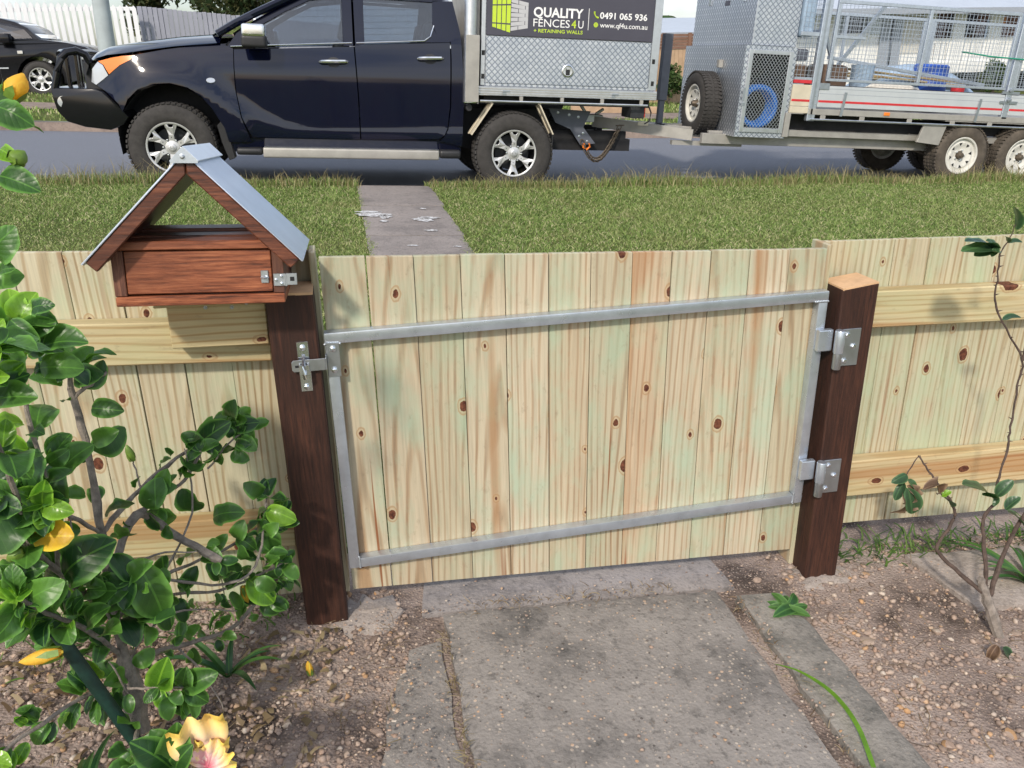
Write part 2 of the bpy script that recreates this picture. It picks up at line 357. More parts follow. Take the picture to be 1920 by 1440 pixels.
M['tail'] = N('red_lens').set((.45, .02, .015), .25, 0, .5, .5).m
M['sign'] = plain('charcoal_sign_face', (.065, .063, .085), .42, 0, .06, 5)
M['white'] = plain('white_print', (.82, .82, .82), .5, 0, .02)
M['green_print'] = plain('lime_print', (.50, .66, .045), .5, 0, .04)
M['grey_print'] = plain('grey_print', (.48, .48, .50), .5, 0, .04)
M['red_stripe'] = plain('red_stripe', (.55, .030, .035), .45, 0, .15)
M['panel_white'] = plain('pale_alu_panel', (.58, .61, .63), .42, .35, .07, 4)
M['panel_cream'] = plain('dusty_cream_panel', (.58, .52, .40), .55, 0, .12, 6)
M['slate'] = plain('slate_paint', (.105, .115, .145), .5, 0, .1)
M['blue'] = plain('blue_plastic', (.020, .18, .62), .4, 0, .1)
M['bluedrum'] = plain('blue_drum_plastic', (.025, .09, .42), .45, 0, .15)
M['tarp'] = plain('silver_blue_tarp', (.30, .40, .52), .5, 0, .25, 9)
M['redp'] = plain('red_plastic', (.55, .03, .04), .45, 0, .15)
M['cable'] = plain('green_strap', (.02, .26, .17), .6, 0, .1)
M['brownbag'] = plain('brown_canvas', (.13, .085, .06), .9, 0, .3, 8)
M['timber'] = pine('loose_timber', (.52, .40, .23), (.42, .28, .14), (.4, .42, .3), .2, False, 'x')
M['sandy'] = plain('rolled_white_bag', (.66, .62, .55), .8, 0, .15)
M['whitepaint'] = plain('white_fence_paint', (.74, .75, .77), .6, 0, .05, 3)
M['greyfence'] = plain('grey_fence_paint', (.27, .28, .335), .7, 0, .10, 3)
M['brownfence'] = plain('tan_paling', (.42, .29, .185), .85, 0, .2, 5)
M['brownslat'] = plain('brown_slat', (.20, .11, .075), .8, 0, .2, 5)
M['pole'] = plain('grey_green_pole', (.37, .42, .43), .8, 0, .12, 3)
M['wall_white'] = plain('white_wall', (.80, .80, .78), .7, 0, .03, 2)
M['wall_cream'] = plain('cream_wall', (.62, .60, .55), .7, 0, .05, 2)
M['wall_blue'] = plain('pale_weatherboard', (.55, .60, .66), .65, 0, .04, 2)
M['roof_metal'] = plain('pale_blue_roof', (.45, .50, .57), .45, .1, .05, 2)
M['gutter'] = plain('gutter_grey', (.30, .33, .38), .5, 0, .06)
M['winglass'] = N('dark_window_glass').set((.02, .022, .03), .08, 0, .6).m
M['brick'] = plain('red_brown_brick', (.26, .13, .09), .85, 0, .25, 12)
M['cloth_a'] = plain('hung_cloth_blue', (.22, .33, .50), .9); M['cloth_b'] = plain('hung_cloth_orange', (.55, .24, .10), .9)
M['bark'] = plain('grey_brown_bark', (.235, .20, .17), .9, 0, .4, 60, .9)
M['bark_dark'] = plain('dark_thorny_bark', (.085, .058, .046), .85, 0, .35, 60, .7)
M['bark_tree'] = plain('tree_bark', (.11, .085, .065), .9, 0, .3, 8, .5)
M['leaf'] = leafmat('hibiscus_leaf', (.016, .060, .018), (.10, .24, .036), .36, .28)
M['leaf_bright'] = leafmat('young_hibiscus_leaf', (.075, .21, .018), (.20, .38, .035), .28, .3)
M['leaf_yellow'] = leafmat('yellowed_leaf', (.60, .33, .02), (.75, .45, .03), .4, .3)
M['leaf_rose'] = leafmat('rose_leaf', (.020, .055, .030), (.055, .12, .045), .35, .2)
M['leaf_dry'] = leafmat('withered_leaf', (.10, .055, .035), (.22, .15, .10), .7, .2)
M['petal'] = leafmat('yellow_petal', (.80, .48, .05), (.88, .60, .09), .6, .35)
M['bud'] = plain('green_bud', (.13, .22, .030), .5, 0, .25, 80)
M['strap'] = leafmat('strap_leaf', (.022, .085, .028), (.08, .18, .04), .38, .25)
M['stake'] = plain('green_painted_stake', (.006, .032, .023), .55, 0, .35, 50, .3)
M['bushleaf'] = bladegrass('shrub_leaves', [(0, (.020, .052, .014)), (.6, (.055, .11, .03)), (1, (.11, .16, .05))])
M['treeleaf'] = bladegrass('tree_leaves', [(0, (.018, .035, .014)), (.6, (.05, .08, .03)), (1, (.16, .15, .07))])
M['grass'] = bladegrass('lawn_blades', [(0, (.095, .16, .040)), (.35, (.20, .31, .075)), (.68, (.33, .43, .13)), (.86, (.48, .48, .23)), (1, (.64, .57, .37))])
M['seed'] = bladegrass('seed_stalks', [(0, (.20, .17, .07)), (1, (.42, .36, .20))])
M['weed'] = bladegrass('weed_blades', [(0, (.03, .09, .02)), (1, (.12, .22, .04))])
M['straw'] = bladegrass('dry_litter', [(0, (.10, .065, .035)), (.5, (.24, .17, .10)), (1, (.40, .32, .20))])
def soilmat():
    m = N('stony_soil'); v = m.coord(rnd=False)
    c = m.ramp(m.noise(v, 3.2, 6, .65), [(.36, (.085, .064, .054)), (.48, (.28, .22, .19)), (.68, (.47, .385, .335))])
    vo = m.new('ShaderNodeTexVoronoi'); vo.inputs['Scale'].default_value = 140; m.ln(v, vo.inputs['Vector'])
    sp = m.new('ShaderNodeSeparateColor'); m.ln(vo.outputs['Color'], sp.inputs['Color'])
    c = m.mix(m.math('MULTIPLY', m.math('LESS_THAN', vo.outputs['Distance'], .32), .7), c, m.ramp(sp.outputs['Red'], [(0, (.14, .10, .085)), (.5, (.38, .28, .22)), (1, (.52, .44, .37))]))
    m.set(c, .93, 0, .2); m.bump(m.math('ADD', m.math('MULTIPLY', vo.outputs['Distance'], -.8), m.noise(v, 90, 6, .75)), .8, .006); return m.m
def concrete(name, base, dark, spk=.6, scale=1.):
    m = N(name); v = m.coord(rnd=False)
    c = m.ramp(m.noise(v, 4*scale, 7, .7), [(.30, dark), (.50, base), (.72, tuple(min(1, 1.25*x) for x in base))])
    vo = m.new('ShaderNodeTexVoronoi'); vo.inputs['Scale'].default_value = 105; m.ln(v, vo.inputs['Vector'])
    sp = m.new('ShaderNodeSeparateColor'); m.ln(vo.outputs['Color'], sp.inputs['Color'])
    on = m.math('MULTIPLY', m.math('LESS_THAN', vo.outputs['Distance'], m.math('MULTIPLY', sp.outputs['Blue'], .42)), m.math('GREATER_THAN', sp.outputs['Green'], .35))
    c = m.mix(m.math('MULTIPLY', on, spk), c, m.ramp(sp.outputs['Red'], [(0, (.07, .06, .055)), (.45, (.40, .33, .27)), (.8, (.55, .48, .40)), (1, (.60, .34, .18))]))
    c = m.mix(m.math('MULTIPLY', m.ramp(m.noise(v, 46, 5, .75), [(.52, 0.), (.66, 1.)]), .5), c, tuple(.5*x for x in dark))
    m.set(c, .9, 0, .25); m.bump(m.math('ADD', m.noise(v, 120, 4, .7), m.math('MULTIPLY', vo.outputs['Distance'], -.5)), .7, .004); return m.m
M['soil'] = soilmat()
M['slab'] = concrete('aggregate_concrete', (.265, .242, .222), (.10, .094, .089), .8)
M['threshold'] = concrete('smooth_old_concrete', (.29, .262, .25), (.14, .128, .125), .15, 1.5)
M['edging'] = concrete('mossy_concrete_edge', (.26, .24, .215), (.11, .108, .098), .3, 2)
M['verge_path'] = concrete('worn_concrete_path', (.27, .24, .225), (.16, .145, .14), .3, .5)
M['cement'] = concrete('fresh_cement', (.36, .31, .275), (.22, .185, .16), .5, 3)
M['kerb'] = concrete('kerb_concrete', (.24, .19, .16), (.13, .10, .09), .2, .6)
def asph():
    m = N('asphalt'); v = m.coord(rnd=False)
    c = m.ramp(m.noise(v, 130, 3, .7), [(.35, (.10, .11, .135)), (.65, (.24, .255, .295))]); b = m.noise(v, .8, 4, .6)
    c = m.mix(m.ramp(b, [(.35, .0), (.7, .35)]), c, (.15, .155, .175)); m.set(c, .82, 0, .35); m.bump(m.noise(v, 160, 3), .8, .006); return m.m
M['asphalt'] = asph()
def turf():
    m = N('turf_soil'); v = m.coord(rnd=False)
    c = m.ramp(m.noise(v, 2.2, 7, .7), [(.3, (.060, .085, .022)), (.55, (.11, .13, .04)), (.75, (.19, .165, .075))]); m.set(c, .95, 0, .1); m.bump(m.noise(v, 40, 5, .7), .8, .02); return m.m
M['turf'] = turf()
pmk = N('splashed_white_paint'); _v = pmk.coord(rnd=False, kind='Object'); pmk.set(pmk.mix(pmk.ramp(pmk.noise(_v, 34, 5, .75), [(.42, 0.), (.56, 1.)]), (.20, .178, .165), (.66, .67, .68)), .75); M['paintmark'] = pmk.m

# ------------------------------------------------------------------ terrain
_PS = [-90, -30, -6, -1.525, 1.675, 6.74, 9, 30, 90]; _PZ = [1.2, 1.0, .37, .138, -.037, -.205, -.28, -.55, -.6]
T_K, T_F = 8.25, 14.4
def zs(s): return float(np.interp(s, _PS, _PZ))
def Hyard(s, t): return zs(s)+.10+.02*(max(t, -8)-T_K)
def Hfar(s, t): return zs(s)+.13+.03*(min(t, 40)-T_F)
def grid(name, S, T, fn, mat, kind='structure', smooth=True):
    V = [(s, t, fn(s, t)) for t in T for s in S]; n = len(S)
    F = [(j*n+i, j*n+i+1, (j+1)*n+i+1, (j+1)*n+i) for j in range(len(T)-1) for i in range(n-1)]
    o = npmesh(name, V, F, mat, smooth=smooth); o['kind'] = kind; return o
SS = [-90, -60, -40, -30, -20, -14, -10, -8] + [x*.5 for x in range(-13, 21)] + [12, 15, 20, 30, 45, 60, 90]
P_L, P_R = .15, .86                       # the concrete path runs between these
def soilz(s, t):
    z = Hyard(s, t)
    n1 = mnoise.noise(Vector((s*2.1, t*2.1, 3.)))*.018+mnoise.noise(Vector((s*7, t*7, 9.)))*.009+mnoise.noise(Vector((s*22, t*22, 1.)))*.004
    k = max(0., min(1., min(abs(s-P_L+.25), abs(s-1.06))/.1)) if (-.1 < s < 1.06) else 1.
    inside = (-.05 < s < 1.05)
    return z+n1*(.4 if inside else 1.)+(-.010 if inside else 0)
grid('garden_soil', list(np.arange(-2.6, 3.6, .025)), list(np.arange(.2, 2.02, .025)), soilz, M['soil'])
grid('yard_ground', SS, [-60, -30, -15, -8, -4, -2, -1, 0, .5, 1.2, 2.0], lambda s, t: Hyard(s, t)-.10, M['turf'])
lawn_ground = grid('lawn_ground', SS, [1.98, 2.6, 3.4, 4.2, 5, 6, 7, 7.8, 8.12], lambda s, t: Hyard(s, t)-.004, M['turf'])
grid('road', SS, [T_K+.02, 9, 10, 11, 12, 13, T_F-.0], lambda s, t: zs(s), M['asphalt'])
grid('far_ground', SS, [T_F+.14, 15, 16.2, 18, 20, 24, 30, 40, 60, 120, 300], Hfar, M['turf'])
grid('far_footpath', SS, [16.3, 16.8, 17.5], lambda s, t: Hfar(s, t)+.012, M['kerb'])
def kerb(name, y0, y1, top0, top1):
    V = []; F = []
    for i, s in enumerate(SS):
        z = zs(s); V += [(s, y0, z-.12), (s, y0, z+top0), (s, y1, z+top1), (s, y1, z-.12)]
    for i in range(len(SS)-1):
        for k in range(3): F.append((i*4+k, (i+1)*4+k, (i+1)*4+k+1, i*4+k+1))
    o = npmesh(name, V, F, M['kerb']); o['kind'] = 'structure'
kerb('near_kerb', T_K-.14, T_K+.02, .097, .085); kerb('far_kerb', T_F, T_F+.15, .12, .128)

def slab(name, poly, thick, mat, fn=Hyard, lift=.012, bevel=.006, kind='structure'):
    """concrete panel following the slope: polygon in plan, subdivided and a little uneven"""
    bm = bmesh.new(); vs = [bm.verts.new((p[0], p[1], 0)) for p in poly]; bm.faces.new(vs)
    xs = [p[0] for p in poly]; ys = [p[1] for p in poly]; st = .06 if max(ys)-min(ys) < 3 else .12
    for x in np.arange(min(xs)+st, max(xs), st): bmesh.ops.bisect_plane(bm, geom=bm.verts[:]+bm.edges[:]+bm.faces[:], plane_co=(x, 0, 0), plane_no=(1, 0, 0))
    for y in np.arange(min(ys)+st, max(ys), st): bmesh.ops.bisect_plane(bm, geom=bm.verts[:]+bm.edges[:]+bm.faces[:], plane_co=(0, y, 0), plane_no=(0, 1, 0))
    edge = {v for e in bm.edges if len(e.link_faces) == 1 for v in e.verts}
    for v in bm.verts:
        if v in edge:
            v.co.x += mnoise.noise(Vector((v.co.x*14, v.co.y*14, 5)))*.011; v.co.y += mnoise.noise(Vector((v.co.x*14, v.co.y*14, 15)))*.011
        v.co.z = fn(v.co.x, v.co.y)+lift+mnoise.noise(Vector((v.co.x*9, v.co.y*9, 2)))*.0025 - (.007 if v in edge else 0)
    ext = bmesh.ops.extrude_face_region(bm, geom=bm.faces[:])
    for v in [g for g in ext['geom'] if isinstance(g, bmesh.types.BMVert)]: v.co.z -= thick
    bmesh.ops.recalc_face_normals(bm, faces=bm.faces)
    me = bpy.data.meshes.new(name); bm.to_mesh(me); bm.free(); sm(me, .6)
    o = link(name, me, mat); o['kind'] = kind; return o
slab('path_slab', [(P_L, -.6), (P_R+.02, -.6), (P_R, 1.695), (P_L, 1.70)], .09, M['slab'])
slab('path_slab', [(-.09, -.6), (P_L-.016, -.6), (P_L-.018, 1.62), (.06, 1.60), (.0, 1.42), (-.05, 1.1)], .09, M['slab'], lift=.0)
slab('path_slab', [(.10, 1.715), (P_R+.06, 1.71), (P_R+.04, 1.97), (.14, 1.98)], .09, M['threshold'], lift=.007)
slab('path_edging', [(.905, -.6), (1.055, -.6), (1.035, 1.655), (.905, 1.66)], .12, M['edging'], lift=.016)
slab('path_slab', [(1.50, 1.52), (2.2, 1.50), (2.25, 1.74), (1.47, 1.77)], .08, M['cement'], lift=.020)
for (y0, y1) in ((1.99, 3.3), (3.32, 4.7), (4.72, 5.95), (5.97, 7.1), (7.12, T_K-.15)):
    slab('verge_path', [(P_L-.02, y0), (P_R-.03, y0), (P_R-.05, y1), (P_L-.02, y1)], .06, M['verge_path'], lift=.012)
# splashes of white paint on the verge path
def splash(px, py, w, h, seed):
    rr = random.Random(seed); c = at(px, py, 6.3)
    r = _fw + _rt*((px-960)/FPX) - _up*((py-720)/FPX); t = 6.3
    for _ in range(12): z = Hyard(r.x*t/r.y, t)+.016; t = (z-CAM_H)/r.z*r.y
    c = Vector((r.x*t/r.y, t, 0)); m = MB(); n = 22; vs = [(c.x, c.y, Hyard(c.x, c.y)+.0165)]
    for k in range(n):
        a = 2*math.pi*k/n; q = .55+.45*rr.random(); x = c.x+w*q*math.cos(a); y = c.y+h*q*math.sin(a); vs.append((x, y, Hyard(x, y)+.0165))
    m.add(vs, [(0, 1+k, 1+(k+1) % n) for k in range(n)]); o = m.build('paint_mark', M['paintmark']); o['kind'] = 'structure'
for i, a in enumerate([(700, 402, .16, .10), (690, 397, .13, .05), (722, 406, .06, .09), (795, 411, .10, .10), (806, 408, .12, .05), (808, 432, .06, .04), (793, 391, .03, .03), (720, 414, .05, .05), (858, 462, .04, .02), (774, 460, .05, .02)]): splash(*a, i)

# ------------------------------------------------------------------ lawn
def blades(name, mat, n, fs, ft, hmin, hmax, wid, fn, lean=.5, mask=None, kind='stuff'):
    s = fs(n); t = ft(n)
    if mask is not None: k = mask(s, t); s, t = s[k], t[k]; n = len(s)
    z = np.interp(s, _PS, _PZ)+fn(t)
    a = RNG.uniform(0, 2*np.pi, n); h = RNG.uniform(hmin, hmax, n)*(.7+.6*np.array([mnoise.noise(Vector((x*.9, y*.9, 4.))) for x, y in zip(s, t)])+.15); w = wid*RNG.uniform(.6, 1.3, n)
    la = RNG.uniform(0, 2*np.pi, n); ll = h*lean*RNG.uniform(.2, 1.5, n)
    B = np.stack([s, t, z], 1); dx = np.stack([np.cos(a)*w, np.sin(a)*w, np.zeros(n)], 1)
    mid = B+np.stack([np.cos(la)*ll*.35, np.sin(la)*ll*.35, h*.6], 1); tip = B+np.stack([np.cos(la)*ll, np.sin(la)*ll, h*(1-.35*RNG.random(n))], 1)
    V = np.stack([B-dx, B+dx, mid+dx*.7, mid-dx*.7, tip], 1).reshape(-1, 3)
    i = np.arange(n)*5
    F = np.concatenate([np.stack([i, i+1, i+2], 1), np.stack([i, i+2, i+3], 1), np.stack([i+3, i+2, i+4], 1)])
    o = npmesh(name, V, F, mat); o['kind'] = kind; return o
def offpath(s, t):
    w1 = np.array([mnoise.noise(Vector((3., y*3.1, 0)))*.07+mnoise.noise(Vector((x*40, y*40, 0)))*.03 for x, y in zip(s, t)]); w2 = np.array([mnoise.noise(Vector((9., y*3.1, 0)))*.07+mnoise.noise(Vector((x*40, y*40, 5)))*.03 for x, y in zip(s, t)])
    return ~((s > P_L+.01+w1) & (s < P_R-.07+w2))
o = blades('lawn_grass', M['grass'], 300000, lambda n: RNG.uniform(-3.8, 7.6, n), lambda n: RNG.uniform(4.0, 8.22, n), .014, .038, .0032, lambda t: .095+.02*(t-T_K), 1.5, offpath)
tag(o, 'mown green lawn on the verge between fence and road', 'grass')
o = blades('lawn_grass', M['grass'], 60000, lambda n: RNG.uniform(-5, 9, n), lambda n: RNG.uniform(1.98, 4.0, n), .02, .06, .004, lambda t: .095+.02*(t-T_K), .9, offpath)
tag(o, 'strip of lawn hidden close behind the pine fence', 'grass')
o = blades('verge_seed_grass', M['grass'], 16000, lambda n: RNG.uniform(-5, 8, n), lambda n: RNG.normal(8.16, .06, n), .05, .13, .003, lambda t: .09+0*t, .7, offpath)
tag(o, 'longer grass fringe hanging over the kerb beside the road', 'grass')
o = blades('grass_seed_stalks', M['seed'], 2600, lambda n: RNG.uniform(-5, 8, n), lambda n: RNG.normal(8.10, .09, n), .12, .25, .0030, lambda t: .09+0*t, .6, offpath)
tag(o, 'thin dry seed stalks standing along the edge of the verge', 'grass')
o = blades('far_grass', M['grass'], 26000, lambda n: RNG.uniform(-11, 14, n), lambda n: RNG.uniform(14.6, 22, n), .05, .11, .012, lambda t: .13+.03*(t-T_F), .7, lambda s, t: ~((t > 16.25) & (t < 17.55)))
tag(o, 'mown grass on the far side of the road', 'grass')

# ------------------------------------------------------------------ fences, posts, gate
def paling(parent, s0, s1, y, zb0, zb1, zt0, zt1, mat, th=.015, name='paling'):
    """upright board between s0 and s1, front at y, with sloping ends; origin at its foot"""
    c = (s0+s1)/2; base = min(zb0, zb1); m = MB()
    w = (s1-s0)/2; j = lambda a: random.uniform(-a, a)
    prof = [(-w, zb0-base), (w, zb1-base), (w+j(.0006), zt1-base), (-w+j(.0006), zt0-base)]
    m.prism(prof, 0, th)
    px, py, pz = parent.location
    return m.build(name, mat, parent, (c-px, y-py, base-pz), bevel=.0009, rot=(j(.0025), 0, 0))
def fence(label, s_from, s_to, step, ztop, zbot, rails, board_y=1.845, group=None):
    e = empty('paling_fence', (s_from, board_y, zbot(s_from)), label, 'fence')
    s = s_from
    while (s < s_to if step > 0 else s > s_to):
        a, b = (s, s+step-.0018) if step > 0 else (s+step+.0018, s)
        dz = random.uniform(-.0008, .0008)
        paling(e, a, b, board_y+random.uniform(0, .002), zbot(a), zbot(b), ztop(a)+dz, ztop(b)+dz, M['pine'])
        s += step+random.uniform(-.001, .001)
    for (zt, h, a, b) in rails:
        m = MB(); lo, hi = min(a, b), max(a, b); c = (lo+hi)/2; slope = (ztop(hi)-ztop(lo))/(hi-lo)
        m.box((0, 0, 0), (hi-lo, .043, h)); px, py, pz = e.location
        m.build('rail', M['pine_rail'], e, (c-px, board_y-.0225-py, zt(c)-h/2-pz), bevel=.003, rot=(0, -math.atan(slope), 0))
    return e
rt_top = lambda s: .852-.030*(s-1.17); rt_bot = lambda s: .035-.046*(s-1.3)
fence('pale green treated pine paling fence to the right of the gate', 1.143, 3.3, .100, rt_top, rt_bot,
      [(lambda s: .735-.036*(s-1.28), .096, 1.232, 3.3), (lambda s: .272-.046*(s-1.28), .108, 1.232, 3.3)])
lt_top = lambda s: .905-.052*(s+.07); lt_bot = lambda s: .022-.046*(s+.2)
fence('pale treated pine paling fence left of the gate, behind the hibiscus', -.078, -2.4, -.100, lt_top, lt_bot,
      [(lambda s: .795-.028*(s+.18), .094, -.182, -2.4), (lambda s: .312-.03*(s+.18), .088, -.182, -2.4)])

def jag_post(name, label, s0, s1, y0, y1, z0, zt, slope):
    e = empty(name, ((s0+s1)/2, y0, z0), label, 'post', 'gate posts')
    m = MB(); w = (s1-s0)/2; d = y1-y0; n = 6; h = zt-z0
    vs = []; fs = []
    for k in range(n+1):
        z = -.22+(h+.22)*k/n
        for (x, y) in ((-w, 0), (w, 0), (w, d), (-w, d)):
            vs.append((x+random.uniform(-.001, .001), y+random.uniform(-.001, .001), z-(slope*x if k == n else 0)))
    for k in range(n):
        for q in range(4): fs.append((k*4+q, k*4+(q+1) % 4, k*4+4+(q+1) % 4, k*4+4+q))
    fs += [(3, 2, 1, 0), tuple(n*4+q for q in range(4))]
    m.add(vs, fs); m.build('shaft', M['post'], e, bevel=.0035)
    t = MB(); g = .0006; tops = [(-w+g, g), (w-g, g), (w-g, d-g), (-w+g, d-g)]
    t.add([(x, y, h-slope*x+.0015) for x, y in tops]+[(x, y, h-slope*x-.004) for x, y in tops], [(0, 1, 2, 3), (4, 5, 1, 0), (5, 6, 2, 1), (6, 7, 3, 2), (7, 4, 0, 3)])
    tag(t.build('end_grain', M['endgrain'], e), 'freshly sawn pale top of the post')
    return e
lp = jag_post('gate_post', 'dark oiled hardwood gate post under the letterbox, with the latch striker', -.177, -.080, 1.72, 1.815, .035, .845, .03)
rp = jag_post('gate_post', 'dark oiled hardwood gate post with two hinge plates on its face', 1.132, 1.224, 1.72, 1.815, -.028, .771, -.12)
def footing(s, y, r, seed):
    m = MB(); rr = random.Random(seed); n = 18; vs = [(0, 0, .025)]
    for ring, (q, z) in enumerate(((.45, .022), (.75, .012), (1., -.02))):
        for k in range(n):
            a = 2*math.pi*k/n; w = r*q*(.8+.4*rr.random()); vs.append((w*math.cos(a), w*math.sin(a)*.8, z+rr.uniform(-.006, .006)))
    fs = [(0, 1+k, 1+(k+1) % n) for k in range(n)]+[(1+g*n+k, 1+(g+1)*n+k, 1+(g+1)*n+(k+1) % n, 1+g*n+(k+1) % n) for g in range(2) for k in range(n)]
    m.add(vs, fs); return m.build('concrete_footing', M['cement'], None, (s, y, Hyard(s, y)-.023), smooth=True)
tag(footing(-.06, 1.745, .135, 1), 'pale crumbled cement footing around the left gate post', 'footing', 'post footings')
tag(footing(1.16, 1.735, .13, 2), 'pale crumbled cement footing around the right gate post', 'footing', 'post footings')
# return boards that close the step between post line and paling line
e = tag(empty('return_board', (-.0775, 1.79, .1), 'narrow brown-shadowed pine board edge-on between left post and gate', 'board'), group='return boards')
MB().b2((-.0065, 0, -.04), (.0065, .075, .812)).build('board', M['pine'], e, bevel=.0012)
e = tag(empty('return_board', (1.126, 1.787, .05), 'short pine return board edge-on between gate and right fence', 'board'), group='return boards')
MB().b2((-.0065, 0, -.085), (.0065, .072, .808)).build('board', M['pine'], e, bevel=.0012)

gate = empty('pedestrian_gate', (.52, 1.767, .05), 'low pine paling gate in a silver metal frame across the path', 'gate')
GX, GY, GZ = gate.location
js = [-.063, .033, .134, .235, .333, .432, .529, .626, .720, .814, .912, 1.012, 1.108]
gtop = lambda s: .905-.044*(s+.063); gbot = lambda s: .080-.046*(s+.06)
for a, b in zip(js[:-1], js[1:]):
    g = random.choice((.0005, .0008, .0014)); dz = random.uniform(-.0006, .0006)
    paling(gate, a+g, b-g, 1.767+random.uniform(0, .0015), gbot(a), gbot(b), gtop(a)+dz, gtop(b)+dz, M['pine_gate'])
FR = [(-.068, .748), (1.110, .758), (1.105, .187), (-.064, .157)]   # outer corners TL TR BR BL
W_ = .025; y0, y1 = 1.7405-GY, 1.7665-GY
def gm(name, poly, bev=.003):
    m = MB(); m.prism([(p[0]-GX, p[1]-GZ) for p in poly], y0, y1); return m.build(name, M['galv'], gate, bevel=bev, seg=2, smooth=True)
gm('frame_top', [FR[0], FR[1], (FR[1][0], FR[1][1]-W_), (FR[0][0], FR[0][1]-W_)])
gm('frame_bottom', [(FR[3][0]+W_, FR[3][1]+W_), (FR[2][0]-W_, FR[2][1]+W_), (FR[2][0]-W_, FR[2][1]), (FR[3][0]+W_, FR[3][1])])
gm('frame_stile', [(FR[0][0]+.001, FR[0][1]-W_), (FR[0][0]+W_, FR[0][1]-W_), (FR[3][0]+W_, FR[3][1]), FR[3]])
gm('frame_stile', [(FR[1][0]-W_, FR[1][1]-W_), (FR[1][0]-.001, FR[1][1]-W_), FR[2], (FR[2][0]-W_, FR[2][1])])
for (x, z, hx) in ((-.068+.016, .748-W_, .016), (1.110-.017, .758-W_, .016), (-.064+W_, .172, .003), (1.105-W_, .202, .003)):   # weld beads
    m = MB(); n = 9
    for k in range(n):
        u = k/(n-1)*2-1; c = (x-GX+(u*hx if hx > .01 else 0), y0-.0002, z-GZ+(0 if hx > .01 else u*.014))
        m.lathe([(0.0005, -.0022), (.0026, -.001), (.003, .001), (.0005, .003)], 7, c)
    m.build('weld', M['galv_dull'], gate, smooth=True)
def bolt(parent, x, y, z, r=.006, mat='zinc_bright', name='bolt', hexa=False):
    m = MB(); n = 6 if hexa else 14
    m.lathe([(r*1.25, 0), (r*1.25, -.0012), (r, -.0014), (r*.96, -.0040), (r*.7, -.0052), (.0005, -.0054)], n, (x, y, z))
    return m.build(name, M[mat], parent, smooth=not hexa)
# latch arm on the gate
la = MB(); lx, lz = -.0525-GX, .692-GZ; ya = 1.7065-GY
la.prism([(lx-.0135, lz-.042), (lx+.0135, lz-.042), (lx+.0145, lz+.034), (lx-.0125, lz+.036)], y0-.0035, y0-.0005)
la.prism([(lx-.0165, lz+.012), (lx-.082, lz+.012), (lx-.086, lz+.007), (lx-.086, lz-.010), (lx-.082, lz-.014), (lx-.0165, lz-.014)], ya, ya+.003)
la.b2((lx-.0165, ya+.0001, lz-.0139), (lx-.0136, y0-.0006, lz+.0119))
arm = la.build('latch_arm', M['galv_dull'], gate, bevel=.0007)
bolt(arm, lx+.001, y0-.0035, lz+.022); bolt(arm, lx, y0-.0035, lz-.026)
MB().b2((lx-.079, ya-.0006, lz-.004), (lx-.062, ya+.0002, lz+.001)).build('slot', M['dark'], arm)
# striker on the post
st = MB(); sx_, sz_, sy_ = -.112-(-.1285), .685-.035, 0.0
st.b2((sx_-.013, -.003, sz_-.056), (sx_+.011, -.0004, sz_+.056)); stk = st.build('latch_striker', M['zinc_bright'], lp, bevel=.001)
bolt(stk, sx_-.001, -.003, sz_+.043, .0055); bolt(stk, sx_-.001, -.003, sz_-.045, .0055)
m = MB(); m.tube([(sx_-.001, -.004, sz_+.026), (sx_-.001, -.012, sz_+.018), (sx_-.001, -.030, sz_+.010), (sx_-.001, -.034, sz_-.006), (sx_-.001, -.026, sz_-.018)], .0035, 8); m.build('latch_tongue', M['zinc_bright'], stk, smooth=True)
m = MB()
for q in (-1, 1): m.b2((sx_-.001+q*.0085-.0012, -.020, sz_-.012), (sx_-.001+q*.0085+.0012, -.003, sz_+.012))
m.b2((sx_-.011, -.021, sz_-.012), (sx_+.009, -.0195, sz_+.010)); m.build('latch_housing', M['zinc_bright'], stk, bevel=.0006)
# hinges
def hinge(zc, sx):
    h = MB(); x0 = sx-GX; z = zc-GZ; yb = 1.7195-GY
    h.b2((x0+.030, yb-.0055, z-.048), (x0+.082, yb-.0005, z+.046)); hp = h.build('hinge_plate', M['galv_dull'], gate, bevel=.0008)
    for (bx, bz) in ((.046, .032), (.066, .002), (.046, -.034)): bolt(hp, x0+bx, yb-.0055, z+bz, .0062, 'zinc_bright', 'bolt', True)
    m = MB(); m.lathe([(.0005, -.052), (.0095, -.052), (.0105, -.050), (.0105, -.012), (.0095, -.011)], 16, (x0+.024, yb-.010, z), axis='z'); m.build('hinge_pin', M['galv_dull'], hp, smooth=True)
    m = MB(); m.lathe([(.0005, -.0105), (.0115, -.0105), (.012, -.009), (.012, .044), (.011, .046), (.0005, .046)], 16, (x0+.024, yb-.010, z), axis='z'); m.build('hinge_barrel', M['galv'], hp, smooth=True)
    m = MB(); m.b2((x0-.022, y0-.016, z-.010), (x0+.016, y0-.001, z+.044)); m.build('hinge_lug', M['galv'], hp, bevel=.003, seg=2)
hinge(.622, 1.108); hinge(.272, 1.105)

